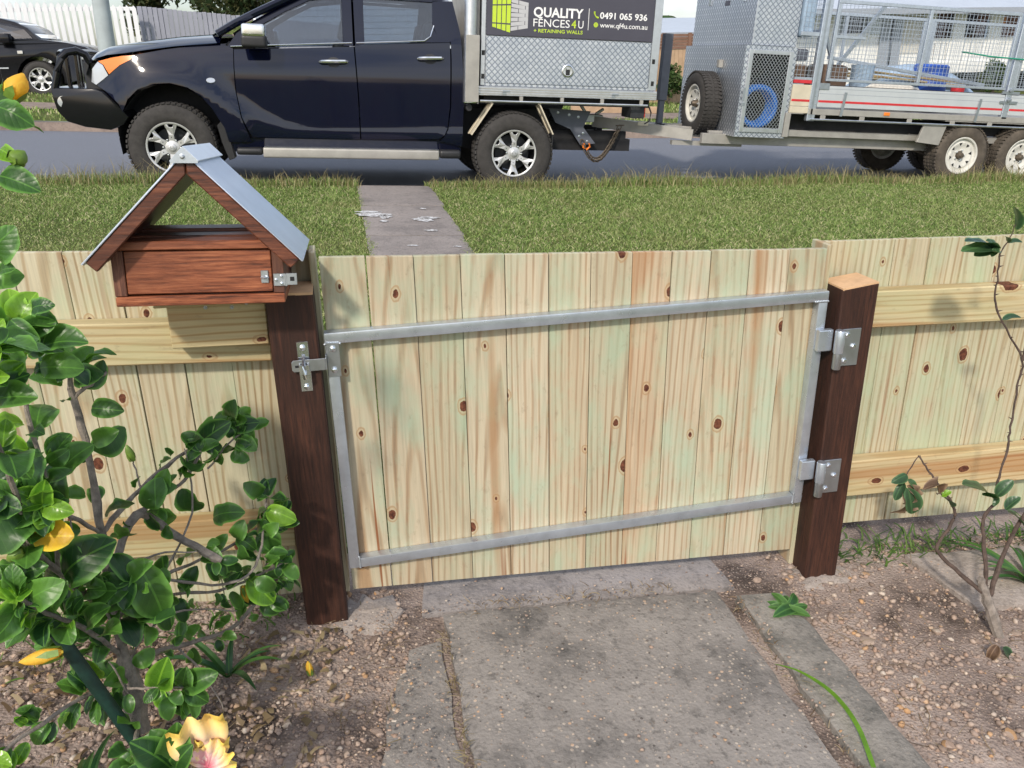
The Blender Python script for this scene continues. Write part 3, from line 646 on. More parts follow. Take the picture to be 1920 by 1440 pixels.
# ------------------------------------------------------------------ letterbox
mb = empty('letterbox', (-.279, 1.62, .883), 'dark red timber letterbox with a steep silver corrugated gable roof', 'letterbox')
mb.rotation_euler = (math.radians(-4.37), math.radians(2.39), math.radians(-.5))
def part(name, mat, fn, parent=mb, bevel=.0015, **kw):
    m = MB(); fn(m); return m.build(name, M[mat], parent, bevel=bevel, **kw)
w, h = .264, .083
dr = part('door', 'merbau', lambda m: m.b2((-w/2+.0015, .001, .0015), (w/2-.0015, .016, h-.0015)))
part('stile', 'merbau_z', lambda m: m.b2((-w/2-.021, -.001, -.002), (-w/2, .22, h)))
part('stile', 'merbau_z', lambda m: m.b2((w/2, -.001, -.002), (w/2+.021, .22, h)))
part('sill', 'merbau', lambda m: m.b2((-.152, -.004, -.0205), (.152, .225, -.0025)))
part('top_board', 'merbau', lambda m: m.b2((-.164, -.006, h+.001), (.150, .055, h+.017)))
part('top_board', 'merbau_dark', lambda m: m.b2((-.138, .057, h+.002), (.138, .120, h+.020)))
part('top_board', 'merbau_dark', lambda m: m.b2((-.132, .122, h+.002), (.132, .19, h+.026)))
part('back_panel', 'merbau_dark', lambda m: m.b2((-.131, .20, 0), (.131, .218, h-.001)))
hr, we, he, yf, yb = .266, .194, .070, -.042, .270
dirv = Vector((we, 0, he-hr)).normalized()
for sg in (-1, 1):
    def slope_board(m, sg=sg):       # dark lining board under the sheet
        t = .018; nx, nz = -dirv.z, dirv.x                       # outward normal of right slope
        a = (0.0, hr-.012); b = (dirv.x*.262, hr-.012+dirv.z*.262)
        p = [a, b, (b[0]-nx*t, b[1]-nz*t), (a[0], a[1]-t/nz)]
        m.prism([(sg*q[0], q[1]) for q in p], yf+.022, yb-.012)
    part('roof_board', 'merbau_dark', slope_board)
    def rafter(m, sg=sg):
        t = .024; nx, nz = -dirv.z, dirv.x; a = (0.0008, hr-.011); b = (dirv.x*.264, hr-.011+dirv.z*.264)
        p = [a, b, (b[0]-nx*t, b[1]-nz*t), (a[0], a[1]-t/nz)]
        m.prism([(sg*q[0], q[1]) for q in p], yf+.003, yf+.0215)
    part('barge_board', 'merbau_dark', rafter, bevel=.002)
    # small-rib corrugated sheet, ribs run down the slope
    nr = 120; V = []; F = []; L = .276
    for k in range(nr+1):
        y = yf+(yb-yf)*k/nr; o_ = .0022*math.sin(k*2*math.pi/4)
        for q in (0, L):
            V.append((sg*(dirv.x*q+(-dirv.z)*(o_-.004)), y, hr-.004+dirv.z*q+dirv.x*(o_-.002)))
    nv = len(V)
    V += [(x-sg*(-dirv.z)*.0008, y, z-dirv.x*.0008) for x, y, z in V]
    for k in range(nr):
        F += [(2*k, 2*k+1, 2*k+3, 2*k+2), (nv+2*k, nv+2*k+2, nv+2*k+3, nv+2*k+1), (2*k+1, nv+2*k+1, nv+2*k+3, 2*k+3)]
    npmesh('roof_sheet', V, F, M['zincalume'], mb, smooth=False)
def cap(m):
    t = .0012; L = .034; a = (0, hr+.0035); b = (dirv.x*L, hr+.0035+dirv.z*L)
    p = [(-b[0], b[1]), a, b, (b[0], b[1]-t*1.3), (0, a[1]-t*1.5), (-b[0], b[1]-t*1.3)]
    m.prism(p, yf-.004, yb+.003)
rc = part('ridge_cap', 'zincalume', cap, bevel=0)
def capend(m):
    L = .034; b = (dirv.x*L, hr+.0030+dirv.z*L); m.prism([(-b[0], b[1]), (0, hr+.0030), b, (b[0]*.95, b[1]-.004), (-b[0]*.95, b[1]-.004)], yf-.0055, yf-.0042)
ce = part('cap_end', 'galv', capend, rc, bevel=0)
bolt(ce, -.002, yf-.0055, hr-.014, .0036, 'galv_dull', 'screw')
kp = part('hasp_keeper', 'galv_dull', lambda m: m.b2((w/2-.022, -.002, .018), (w/2-.008, .0005, .042)), dr, .0008)
m = MB(); m.tube([(w/2-.021, -.003, .029), (w/2-.015, -.009, .029), (w/2-.009, -.003, .029)], .0022, 8); m.build('staple', M['galv'], kp, smooth=True)
hs = part('hasp', 'galv_dull', lambda m: (m.b2((w/2+.001, -.004, .012), (w/2+.024, -.0015, .036)), m.b2((w/2+.024, -.008, .014), (w/2+.045, -.0055, .037)), m.b2((w/2+.0225, -.0085, .012), (w/2+.0265, -.0015, .036))), mb, .0008)
for (q, z) in ((.006, .024), (.016, .031), (.016, .017)): bolt(hs, w/2+q, -.004, z, .0022, 'zinc_bright', 'screw')
part('slot', 'dark', lambda m: m.b2((w/2+.032, -.0086, .022), (w/2+.040, -.0079, .030)), hs, 0)
# pine packers that carry the box on the fence
p1 = at(263, 575, 1.70); p2 = at(492, 598, 1.70)
pk = empty('support_block', (-.27, 1.70, .80), 'short pine blocks bolted to the rail under the letterbox', 'bracket')
MB().b2((-.118, .0, .038), (.088, .145, .060)).build('upper_block', M['pine_rail'], pk, bevel=.002)
lb = MB().b2((-.106, .055, -.068), (.089, .0995, .034)).build('lower_block', M['pine_rail'], pk, bevel=.002, rot=(0, math.radians(1.5), 0))
for (x, z) in ((-.03, .018), (.022, .016), (.052, .024)): bolt(lb, x, .055, z, .0032, 'galv_dull', 'screw')

# ------------------------------------------------------------------ wheels
def make_wheel(parent, x, y, z, R, width, rim_r, style, tyre_mat='tyre', flip=False, steer=0, name='wheel'):
    """axle along Y, outer face towards -Y; the wheel's own mesh is the rim barrel"""
    m = MB()
    m.lathe([(rim_r+.006, .012), (rim_r+.010, .004), (rim_r+.002, .000), (rim_r-.010, .004), (rim_r-.016, .022), (rim_r-.020, .07), (rim_r-.03, width-.03), (rim_r+.008, width-.012)], 48, cap=False)
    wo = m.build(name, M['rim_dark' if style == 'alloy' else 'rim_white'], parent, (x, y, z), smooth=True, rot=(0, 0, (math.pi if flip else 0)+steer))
    t = MB(); sw = R-rim_r
    t.lathe([(rim_r+.002, .012), (rim_r+.012, -.002), (rim_r+sw*.30, -.012), (rim_r+sw*.62, -.010), (R-.018, .004), (R-.004, .022), (R, .045), (R, width-.045), (R-.004, width-.022), (R-.018, width-.004), (rim_r+sw*.4, width+.008), (rim_r+.002, width-.012)], 64, closed=True)
    nl = 52
    for k in range(nl):                                    # tread lugs
        a = 2*math.pi*k/nl; rot = Matrix.Rotation(-a, 3, 'Y')
        for (yy, ll, tw) in ((.020, .040, .25), (width*.36, .030, -.3), (width*.64, .030, .3), (width-.020, .040, -.25)):
            t.box(rot @ Vector((R-.001, yy, 0)), (.014, ll, 2*math.pi*R/nl*.62), rot @ Matrix.Rotation(tw, 3, 'X'))
    t.build('tyre', M[tyre_mat], wo, smooth=True)
    if style == 'alloy':
        lip = MB(); lip.lathe([(rim_r+.004, .001), (rim_r+.003, -.002), (rim_r-.008, -.002), (rim_r-.014, .003)], 48, closed=True); lip.build('rim_lip', M['machined'], wo, smooth=True)
        for k in range(6):
            a = 2*math.pi*k/6+.5; s_ = MB()
            pr = [(.055, -.026), (.055, .026), (.110, .022), (.155, .036), (rim_r-.008, .064), (rim_r-.004, .034), (.180, .014), (.180, -.014), (rim_r-.004, -.034), (rim_r-.008, -.064), (.155, -.036), (.110, -.022)]
            ca, sa = math.cos(a), math.sin(a)
            P = [(p[0]*ca-p[1]*sa, p[0]*sa+p[1]*ca) for p in pr]
            yy = [.022 if p[0] < .1 else (.016 if p[0] < .16 else .004) for p in pr]
            s_.prism(P, yy, [q+.020 for q in yy]); s_.build('spoke', M['machined'], wo, bevel=.003)
            d = MB()
            for (q, rr_) in ((.090, .0045), (.115, .0045)): d.lathe([(.0005, -.0006), (rr_, -.0006), (rr_, .002)], 8, (q*ca, .017, q*sa))
            d.build('spoke_rivet', M['rim_dark'], wo)
        hb = MB(); hb.lathe([(.0005, .006), (.030, .0065), (.035, .010), (.037, .016), (.062, .021), (.066, .03), (.066, .07)], 30); hb.build('hub_cap', M['machined'], wo, smooth=True)
        em = MB(); em.lathe([(.016, .0045), (.019, .0045), (.019, .008), (.016, .008)], 24, closed=True)
        em.tube([(-.015, .005, .004), (-.006, .005, -.002), (0, .005, -.009), (.006, .005, -.002), (.015, .005, .004)], .0016, 6); em.build('hub_emblem', M['galv_dull'], wo, smooth=True)
        for k in range(6):
            a = 2*math.pi*(k+.5)/6+.5; n_ = MB(); n_.lathe([(.0005, .004), (.008, .005), (.010, .012), (.010, .03)], 6, (.076*math.cos(a), 0, .076*math.sin(a))); n_.build('wheel_nut', M['chrome'], wo)
        br = MB(); br.lathe([(.03, .12), (rim_r-.05, .12), (rim_r-.05, .14), (.03, .14)], 30); br.build('brake_disc', M['steel_dark'], wo, smooth=True)
    else:
        dk = MB(); dk.lathe([(rim_r-.012, .030), (rim_r-.030, .034), (rim_r-.055, .022), (rim_r-.085, .030), (.060, .052), (.045, .050), (.045, .062), (rim_r-.03, .062), (rim_r-.012, .05)], 40, closed=True); dk.build('rim_disc', M['rim_white'], wo, smooth=True)
        for k in range(8):
            a = 2*math.pi*k/8+.2; c0, c1 = rim_r-.088, rim_r-.052; h_ = MB()
            P = [(c0*math.cos(a), c0*math.sin(a)), (c1*math.cos(a-.17), c1*math.sin(a-.17)), (c1*math.cos(a+.17), c1*math.sin(a+.17))]
            h_.prism(P, [.030, .0215, .0215], .06); h_.build('rim_vent', M['dark'], wo)
        hb = MB(); hb.lathe([(.0005, -.012), (.022, -.010), (.032, .006), (.036, .05), (.044, .056)], 24); hb.build('hub_cap', M['rust_chain'], wo, smooth=True)
        for k in range(5):
            a = 2*math.pi*k/5; n_ = MB(); n_.lathe([(.0005, .026), (.009, .028), (.011, .04), (.011, .055)], 6, (.056*math.cos(a), 0, .056*math.sin(a))); n_.build('wheel_nut', M['chrome'], wo)
    return wo

# ------------------------------------------------------------------ the ute
UW = 1.85
ute = empty('pickup_truck', (1.675, 8.40, -.037), 'dark blue dual-cab ute with a silver tray canopy parked at the kerb', 'ute', rot=(0, math.radians(3.11), 0))
UL = (0, 0, .388)
def belt(u): return .861+.0672*(u+2.702)
SW = [(-3.0, .56), (-2.75, .50), (-2.55, .42), (-2.4, .33), (-2.2, .245), (-1.9, .205), (-.4, .235)]
def swoosh(u): return float(np.interp(u, [p[0] for p in SW], [p[1] for p in SW]))
def smooth01(x): x = max(0., min(1., x)); return x*x*(3-2*x)
def Ys(u, v):
    b = belt(u)
    y = .045+.030*max(0, (.25-v)/.25)**1.5 if v < .25 else .045
    y -= .016*smooth01((swoosh(u)-v)/.07)*smooth01((v-.02)/.12) if u > -3.0 else 0
    if v > .66: y += .045*smooth01((v-.66)/(b-.62))
    if v > b: y += (v-b)*.42
    if u < -3.35: y += .16*((-3.35-u)/.5)**2
    r = math.hypot(u+3.205, v+.02)
    y -= .050*smooth01((.80-r)/.22)*(1 if u < -2.5 else 0)
    return max(y, -.004)
def patch(name, poly, mat, parent=ute, off=0., th=.012, res=.07, side=1, loc=UL, smooth=True):
    bm = bmesh.new(); f = bm.faces.new([bm.verts.new((p[0], 0, p[1])) for p in poly])
    xs = [p[0] for p in poly]; zs_ = [p[1] for p in poly]
    for x in np.arange(min(xs)+res, max(xs), res): bmesh.ops.bisect_plane(bm, geom=bm.verts[:]+bm.edges[:]+bm.faces[:], plane_co=(x, 0, 0), plane_no=(1, 0, 0))
    for z in np.arange(min(zs_)+res*.6, max(zs_), res*.6): bmesh.ops.bisect_plane(bm, geom=bm.verts[:]+bm.edges[:]+bm.faces[:], plane_co=(0, 0, z), plane_no=(0, 0, 1))
    bmesh.ops.triangulate(bm, faces=[f for f in bm.faces if len(f.verts) > 4])
    for v in bm.verts: v.co.y = Ys(v.co.x, v.co.z)+off
    bmesh.ops.recalc_face_normals(bm, faces=bm.faces)
    if bm.faces and sum(f.normal.y for f in bm.faces) > 0: bmesh.ops.reverse_faces(bm, faces=bm.faces)
    if th:
        ext = bmesh.ops.extrude_face_region(bm, geom=bm.faces[:])
        for v in [g for g in ext['geom'] if isinstance(g, bmesh.types.BMVert)]: v.co.y += th
        bmesh.ops.recalc_face_normals(bm, faces=bm.faces)
    if side < 0:
        for v in bm.verts: v.co.y = UW-v.co.y
        bmesh.ops.reverse_faces(bm, faces=bm.faces)
    me = bpy.data.meshes.new(name); bm.to_mesh(me); bm.free()
    if smooth: sm(me, .9)
    return link(name, me, M[mat], parent, loc if parent is ute else (0, 0, 0))
arch = [(-2.70, .06), (-2.727, .185), (-2.824, .355), (-2.907, .455), (-3.018, .528), (-3.168, .560), (-3.304, .548), (-3.443, .500), (-3.543, .409), (-3.60, .30)]
fender = [(-3.446, .785), (-3.2, .838), (-2.9, .885), (-2.70, .905), (-2.610, .868), (-2.614, .708), (-2.612, .499), (-2.578, .282), (-2.53, .15), (-2.50, .06)]+arch+[(-3.625, .371), (-3.742, .472), (-3.822, .515), (-3.756, .562), (-3.693, .608), (-3.587, .690), (-3.494, .738)]
fdoor = [(-2.603, .862), (-2.606, .708), (-2.604, .499), (-2.569, .282), (-2.530, .19), (-2.49, .104), (-1.500, .104), (-1.510, .498), (-1.536, .926), (-1.9, .903)]
rdoor = [(-1.488, .104), (-.744, .118), (-.690, .160), (-.662, .22), (-.638, .426), (-.636, .856), (-.638, .994), (-1.1, .968), (-1.525, .938), (-1.500, .498)]
cabq = [(-.626, .426), (-.652, .21), (-.69, .145), (-.73, .10), (-.515, .05), (-.500, .60), (-.538, 1.09), (-.60, 1.36), (-.79, 1.36), (-.800, 1.15), (-.76, 1.06), (-.63, 1.0), (-.624, .856)]
for sd in (1, -1):
    patch('front_fender', fender, 'paint', side=sd)
    fd = patch('front_door', fdoor, 'paint', side=sd); rd = patch('rear_door', rdoor, 'paint', side=sd); patch('cab_corner', cabq, 'paint', side=sd)
    patch('sill_panel', [(-2.68, .055), (-2.49, .098), (-.74, .11), (-.52, .045), (-.52, -.02), (-2.66, -.03)], 'paint', off=.018, side=sd)
    # window surrounds
    fr = [(-2.66, .880), (-2.575, 1.000), (-2.41, 1.115), (-2.18, 1.245), (-1.95, 1.345), (-1.60, 1.388), (-1.545, 1.388), (-1.54, .930), (-1.63, .934), (-1.63, 1.350), (-1.92, 1.312), (-2.14, 1.205), (-2.33, 1.095), (-2.43, 1.00), (-2.455, .895)]
    patch('window_frame', fr, 'paint', fd, side=sd, th=.02)
    patch('window_frame', [(-1.52, .942), (-1.525, 1.388), (-.62, 1.375), (-.79, 1.345), (-1.435, 1.355), (-1.435, .948)], 'paint', rd, side=sd, th=.02)
    patch('mirror_sail', [(-2.452, .900), (-2.425, 1.00), (-2.345, 1.085), (-2.33, .905)], 'plastic', fd, off=.004, side=sd)
    patch('side_window', [(-2.326, .908), (-2.34, 1.088), (-2.14, 1.203), (-1.92, 1.311), (-1.632, 1.349), (-1.632, .935)], 'glass', fd, off=.010, th=.004, side=sd)
    patch('side_window', [(-1.433, .948), (-.93, .983), (-.86, 1.01), (-.81, 1.08), (-.795, 1.15), (-.792, 1.344), (-1.433, 1.354)], 'glass', rd, off=.010, th=.004, side=sd)
    patch('quarter_trim', [(-.928, .986), (-.64, .998), (-.64, 1.03), (-.76, 1.06), (-.795, 1.12), (-.812, 1.075), (-.86, 1.012)], 'paint', rd, off=.0, side=sd)
    yy = lambda u, v, o=0: (Ys(u, v)+o) if sd > 0 else UW-(Ys(u, v)+o)
    m = MB(); m.tube([(u, yy(u, belt(u)+.018, -.004), belt(u)+.020) for u in np.linspace(-2.63, -1.55, 10)], .006, 6); m.build('belt_moulding', M['chrome'], fd, smooth=True)
    m = MB(); m.tube([(u, yy(u, belt(u)+.016, -.004), belt(u)+.018) for u in np.linspace(-1.51, -.88, 8)]+[(-.82, yy(-.82, 1.04, -.004), 1.045), (-.788, yy(-.79, 1.13, -.004), 1.14)], .006, 6); m.build('belt_moulding', M['chrome'], rd, smooth=True)
    for dd, u0, u1, v0, v1 in ((fd, -1.848, -1.598, .784, .793), (rd, -.946, -.707, .844, .853)):
        uc, vc = (u0+u1)/2, (v0+v1)/2
        m = MB(); n = 12; ring = [(uc+.062*math.cos(2*math.pi*k/20), vc-.004+.045*math.sin(2*math.pi*k/20)) for k in range(20)]
        m.prism(ring, [yy(p[0], p[1], -.002) for p in ring], [yy(p[0], p[1], .004) for p in ring]); hc = m.build('handle_recess', M['plastic'], dd)
        m = MB(); m.tube([(u0, yy(u0, v0, -.012), v0), (u0+.02, yy(u0, v0, -.030), v0+.002), (uc, yy(uc, vc, -.040), vc+.002), (u1-.02, yy(u1, v1, -.030), v1+.002), (u1, yy(u1, v1, -.012), v1)], [.012, .018, .019, .018, .012], 8); m.build('door_handle', M['chrome'], dd, smooth=True)
    patch('headlight', [(-3.868, .542), (-3.845, .653), (-3.785, .715), (-3.74, .69), (-3.70, .606), (-3.756, .566), (-3.825, .520)], 'lamp', off=-.004, side=sd)
    patch('indicator_lens', [(-3.781, .719), (-3.66, .752), (-3.56, .772), (-3.446, .782), (-3.494, .741), (-3.587, .694), (-3.69, .615), (-3.732, .692)], 'amber', off=-.004, side=sd)
    m = MB(); ring = [(-2.817+.040*math.cos(2*math.pi*k/16), .593+.023*math.sin(2*math.pi*k/16)) for k in range(16)]
    m.prism(ring, [yy(p[0], p[1], -.012) for p in ring], [yy(p[0], p[1], .004) for p in ring]); m.build('side_repeater', M['lamp'], ute, UL, bevel=.004)
    # mirror
    ysg = 1 if sd > 0 else -1; y_o = 0 if sd > 0 else UW
    def mloc(x, y, z): return (x, y_o+ysg*y, z)
    def blobbox(name, mat, a, b, par):
        m = MB(); m.b2(mloc(*a), mloc(*b)); return m.build(name, M[mat], par, bevel=.028, seg=4, smooth=True)
    mh = blobbox('mirror_housing', 'plastic', (-2.515, -.17, .885), (-2.30, .03, .985), fd); blobbox('mirror_cap', 'chrome', (-2.505, -.172, .970), (-2.305, .02, 1.078), mh)
    m = MB(); m.bar(mloc(-2.40, .00, .93), mloc(-2.40, .09, .925), .06, .05); m.build('mirror_arm', M['plastic'], mh, bevel=.01)
    # side step
    m = MB(); m.b2(mloc(-2.40, -.02, -.075), mloc(-.745, .13, .018)); ss = m.build('side_step', M['alu_dirty'], ute, UL, bevel=.018, seg=3, smooth=True)
    m = MB(); m.b2(mloc(-2.39, -.015, .0185), mloc(-.75, .11, .0215)); m.build('step_tread', M['alu'], ss)
    m = MB(); m.b2(mloc(-2.64, -.012, -.055), mloc(-2.401, .12, .012)); m.build('step_end', M['plastic'], ss, bevel=.03, seg=3, smooth=True)
    m = MB(); m.b2(mloc(-.744, -.012, -.060), mloc(-.53, .12, .020)); m.build('step_end', M['plastic'], ss, bevel=.03, seg=3, smooth=True)
    # mud flap behind the front wheel and inner arch liner
    m = MB(); P = [(-2.70, .12), (-2.66, -.09), (-2.715, -.11), (-2.77, .05), (-2.80, .20), (-2.75, .25)]
    m.prism(P, y_o+ysg*.05, y_o+ysg*.20); m.build('mud_flap', M['plastic'], ute, UL, bevel=.004)
    m = MB(); nn = 14; pts = [(-3.20+.46*math.cos(a), .05+.50*math.sin(a)) for a in np.linspace(-.15, math.pi+.25, nn)]
    V = [(p[0], y_o+ysg*.06, p[1]) for p in pts]+[(p[0], y_o+ysg*.50, p[1]) for p in pts]; m.add(V, [(k, k+1, k+1+nn, k+nn) for k in range(nn-1)]+[tuple(range(nn, 2*nn))]); m.build('arch_liner', M['dark'], ute, UL)
    make_wheel(ute, -3.205, y_o+ysg*0.0 if sd > 0 else UW, .388, .388, .262, .222, 'alloy', flip=sd < 0)
    make_wheel(ute, 0, 0 if sd > 0 else UW, .388, .388, .262, .222, 'alloy', flip=sd < 0)
# hood, windscreen, roof
def loft(name, rows, mat, smooth=True, parent=ute):
    n = len(rows[0]); V = [p for r in rows for p in r]; m = MB()
    m.add(V, [(i*n+k, i*n+k+1, (i+1)*n+k+1, (i+1)*n+k) for i in range(len(rows)-1) for k in range(n-1)])
    return m.build(name, M[mat], parent, UL, smooth=smooth)
HU = [-3.90, -3.86, -3.80, -3.70, -3.55, -3.35, -3.1, -2.9, -2.72]; HE = [.60, .70, .745, .775, .795, .830, .870, .892, .912]; HC = [.62, .735, .80, .85, .885, .925, .965, .985, 1.0]
rows = []
for u, ve, vc in zip(HU, HE, HC):
    y_e = Ys(max(u, -3.8), min(ve, .8))+.010; r = []
    for k in range(17):
        q = k/16*2-1; y = UW/2+q*(UW/2-y_e); r.append((u+.10*(1-q*q)*-1*(u < -3.3)*((-3.3-u)/.6), y, ve+(vc-ve)*(1-abs(q)**3.2)))
    rows.append(r)
loft('bonnet', rows, 'paint')
wr = []
for k in range(6):
    f_ = k/5; u = -2.74+f_*.82; v = .985+.42*(f_**.9); hw = (UW/2-.10)-f_*.17
    wr.append([(u-.12*(1-(q/6)**2)*(1-f_*.4), UW/2+q/6*hw, v) for q in range(-6, 7)])
loft('windscreen', wr, 'glass_clear')
for sg in (-1, 1): m = MB(); m.tube([(wr[k][0 if sg < 0 else -1][0], wr[k][0 if sg < 0 else -1][1], wr[k][0][2]) for k in range(6)], .035, 8); m.build('windscreen_pillar', M['paint'], ute, UL, smooth=True)
rr_ = []
for u, dv in zip((-1.98, -1.8, -1.4, -1.0, -.75, -.62, -.58), (-.035, .0, .025, .02, .005, -.02, -.08)):
    rr_.append([(u, UW/2+q/8*(UW/2-.255), 1.415+dv-.05*abs(q/8)**4) for q in range(-8, 9)])
loft('roof', rr_, 'paint')
m = MB(); m.b2((-.575, .20, .15), (-.545, UW-.20, .95)); m.build('cab_back', M['paint'], ute, UL, bevel=.01)
m = MB(); m.b2((-.60, .32, .98), (-.585, UW-.32, 1.34)); m.build('rear_window', M['glass'], ute, UL)
m = MB(); m.b2((-2.55, .10, .02), (-.60, UW-.10, .30)); m.b2((-3.75, .45, .05), (-2.55, UW-.45, .72)); m.b2((-2.66, .10, .30), (-2.56, UW-.10, .86)); m.b2((-.62, .1, .05), (-.585, UW-.1, .9)); m.build('floor_pan', M['dark'], ute, UL)
m = MB(); m.b2((-2.68, .14, .80), (-2.42, UW-.14, .93)); m.build('dashboard', M['plastic'], ute, UL, bevel=.03)
for (u, y) in ((-1.75, .50), (-1.75, 1.32), (-.95, .48), (-.95, 1.34)):
    m = MB(); m.box((u+.05, y, .66), (.16, .46, .62), Matrix.Rotation(.2, 3, 'Y')); se = m.build('seat', M['plastic'], ute, UL, bevel=.05, seg=3, smooth=True)
    m = MB(); m.box((u+.14, y, 1.08), (.10, .24, .18), Matrix.Rotation(.2, 3, 'Y')); m.build('headrest', M['plastic'], se, bevel=.035, seg=3, smooth=True)
# front end: grille, bar
m = MB(); m.b2((-3.93, .24, .42), (-3.75, UW-.24, .72)); m.build('grille', M['plastic'], ute, UL, bevel=.02)
bp = [(-4.19, .488), (-4.19, .40), (-4.164, .289), (-4.09, .201), (-3.942, .159), (-3.723, .14), (-3.606, .189), (-3.552, .259), (-3.640, .365), (-3.752, .466), (-3.84, .49)]
bb = MB(); ins = [.13, .13, .12, .11, .09, .06, .04, .03, .03, .05, .10]
bb.prism(bp, ins, [UW-i for i in ins]); bull = bb.build('bull_bar', M['carblack'], ute, UL, bevel=.012, seg=2, smooth=True)
for q in (1, -1):
    Yf = lambda y: y if q > 0 else UW-y
    m = MB(); m.tube([(-4.165, Yf(.16), .48), (-4.125, Yf(.16), .62), (-4.085, Yf(.17), .735), (-4.04, Yf(.19), .785), (-3.965, Yf(.22), .800), (-3.900, Yf(.25), .770), (-3.865, Yf(.27), .68), (-3.862, Yf(.28), .48)], .034, 12); m.build('bar_hoop', M['carblack'], bull, smooth=True)
    m = MB(); m.lathe([(.0005, -.01), (.05, -.008), (.052, .02)], 20, (-4.10, Yf(.125), .37)); m.build('fog_lamp', M['lamp'], bull, smooth=True)
m = MB(); m.tube([(-4.10, .20, .765), (-4.15, .45, .78), (-4.15, UW-.45, .78), (-4.10, UW-.20, .765)], .028, 10); m.build('bar_cross_tube', M['carblack'], bull, smooth=True)
m = MB()
for y in (.55, .87, .98, 1.3): m.bar((-4.14, y, .48), (-4.14, y, .77), .03, .05)
m.build('bar_upright', M['carblack'], bull, bevel=.004)
# chassis
m = MB(); m.b2((-3.6, .45, .0), (1.35, .55, .12)); m.b2((-3.6, UW-.55, 0), (1.35, UW-.45, .12)); m.b2((-.5, .45, .12), (.45, UW-.45, .40)); m.b2((.45, .45, .121), (1.30, .55, .20)); m.b2((.45, UW-.55, .121), (1.30, UW-.45, .20)); m.b2((-.3, .1, .46), (1.40, UW-.1, .534)); m.tube([(0, .2, 0), (0, UW-.2, 0)], .06, 10); m.lathe([(.0005, -.16), (.12, -.12), (.16, 0), (.12, .12), (.0005, .16)], 16, (0, UW/2, 0)); m.tube([(-3.2, .25, 0), (-3.2, UW-.25, 0)], .05, 8); m.build('chassis', M['dark'], ute, UL)
m = MB(); m.tube([(.9, .55, .12), (1.1, .5, .05), (1.15, .5, .05)], .035, 8); m.build('exhaust', M['steel_dark'], ute, UL, smooth=True)
# tray and canopy
tray = MB().b2((-.372, .005, .538), (1.440, UW-.005, .622)).build('tray', M['alu'], ute, UL, bevel=.004)
for v in (.556, .578, .600): MB().b2((-.37, .0015, v-.003), (1.438, .0045, v+.003)).build('tray_rib', M['alu_dirty'], tray)
m = MB(); m.tube([(-.355, -.01, .487), (1.345, -.01, .487)], .011, 8); m.build('rope_rail', M['alu'], tray, smooth=True)
for u in (.05, .46, .87, 1.28): MB().b2((u-.016, -.012, .482), (u+.016, .014, .537)).build('rail_hanger', M['alu_dirty'], tray)
for u in (-.11, .99): m = MB(); m.b2((u-.025, -.012, .575), (u+.045, .003, .590)); m.b2((u-.025, -.008, .552), (u+.012, .003, .574)); m.build('side_latch', M['galv_dull'], tray, bevel=.002)
m = MB(); m.tube([(-.455, .02, .47), (-.455, .02, 1.62)], .060, 16); m.build('headboard_pipe', M['alu'], tray, smooth=True)
m = MB(); m.b2((-.505, -.045, .475), (-.375, -.034, 1.07)); m.b2((-.384, -.033, .46), (-.374, .05, 1.07)); m.build('headboard_bracket', M['alu_dirty'], tray, bevel=.002)
m = MB(); m.b2((-.40, .08, .63), (-.36, UW-.08, 1.6)); m.build('headboard', M['alu_dirty'], tray)
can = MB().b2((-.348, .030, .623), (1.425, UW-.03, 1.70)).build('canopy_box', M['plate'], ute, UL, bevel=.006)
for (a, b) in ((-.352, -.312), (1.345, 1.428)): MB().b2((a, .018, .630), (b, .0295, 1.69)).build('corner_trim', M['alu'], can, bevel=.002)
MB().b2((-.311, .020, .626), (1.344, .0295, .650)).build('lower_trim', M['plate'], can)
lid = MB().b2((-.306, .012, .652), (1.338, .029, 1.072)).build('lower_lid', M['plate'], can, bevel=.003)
MB().b2((-.303, .0265, .645), (1.336, .0292, .6515)).build('lid_seal', M['dark'], can)
sg = MB().b2((-.306, .004, 1.076), (1.338, .0285, 1.66)).build('sign_lid', M['sign'], can, bevel=.003)
for (u, v) in ((-.345, .92), (-.345, .71), (1.362, .90), (1.340+.03, .695)): MB().b2((u, .0165, v-.022), (u+.03, .019, v+.022)).build('vent_slot', M['dark'], can)
lt = MB(); lt.lathe([(.060, -.001), (.058, -.008), (.050, -.011), (.046, -.006), (.0005, -.004)], 26, (.505, .0115, .785)); lo = lt.build('lid_latch', M['chrome'], lid, smooth=True)
m = MB(); m.b2((.485, -.004, .745), (.525, .006, .80)); m.build('latch_paddle', M['plastic'], lo, bevel=.006); m = MB(); m.b2((.490, -.010, .795), (.520, -.002, .815)); m.build('latch_lever', M['chrome'], lo, bevel=.003)
# lettering and logo on the sign
def lettering(txt, u0, u1, v0, cap, mat, bold=0., name='lettering', parent=sg, y=.0028):
    cu = bpy.data.curves.new(name, 'FONT'); cu.body = txt; cu.size = 1; cu.offset = bold; cu.resolution_u = 3; cu.extrude = .0
    ob = bpy.data.objects.new(name, cu); COL.objects.link(ob); bpy.context.view_layer.update()
    dg = bpy.context.evaluated_depsgraph_get(); me = bpy.data.meshes.new_from_object(ob.evaluated_get(dg)); bpy.data.objects.remove(ob)
    co = np.array([v.co for v in me.vertices]); x0, x1 = co[:, 0].min(), co[:, 0].max()
    caph = .715
    for v in me.vertices: v.co = ((v.co.x-x0)/(x1-x0)*(u1-u0)+u0, y, v0+v.co.y/caph*cap)
    me.name = name; return link(name, me, M[mat], parent)
lettering('QUALITY', .140, .626, 1.257, .082, 'white', .028)
lettering('FENCES', .141, .497, 1.170, .070, 'white', .0)
lettering('4', .514, .560, 1.170, .070, 'green_print', .012)
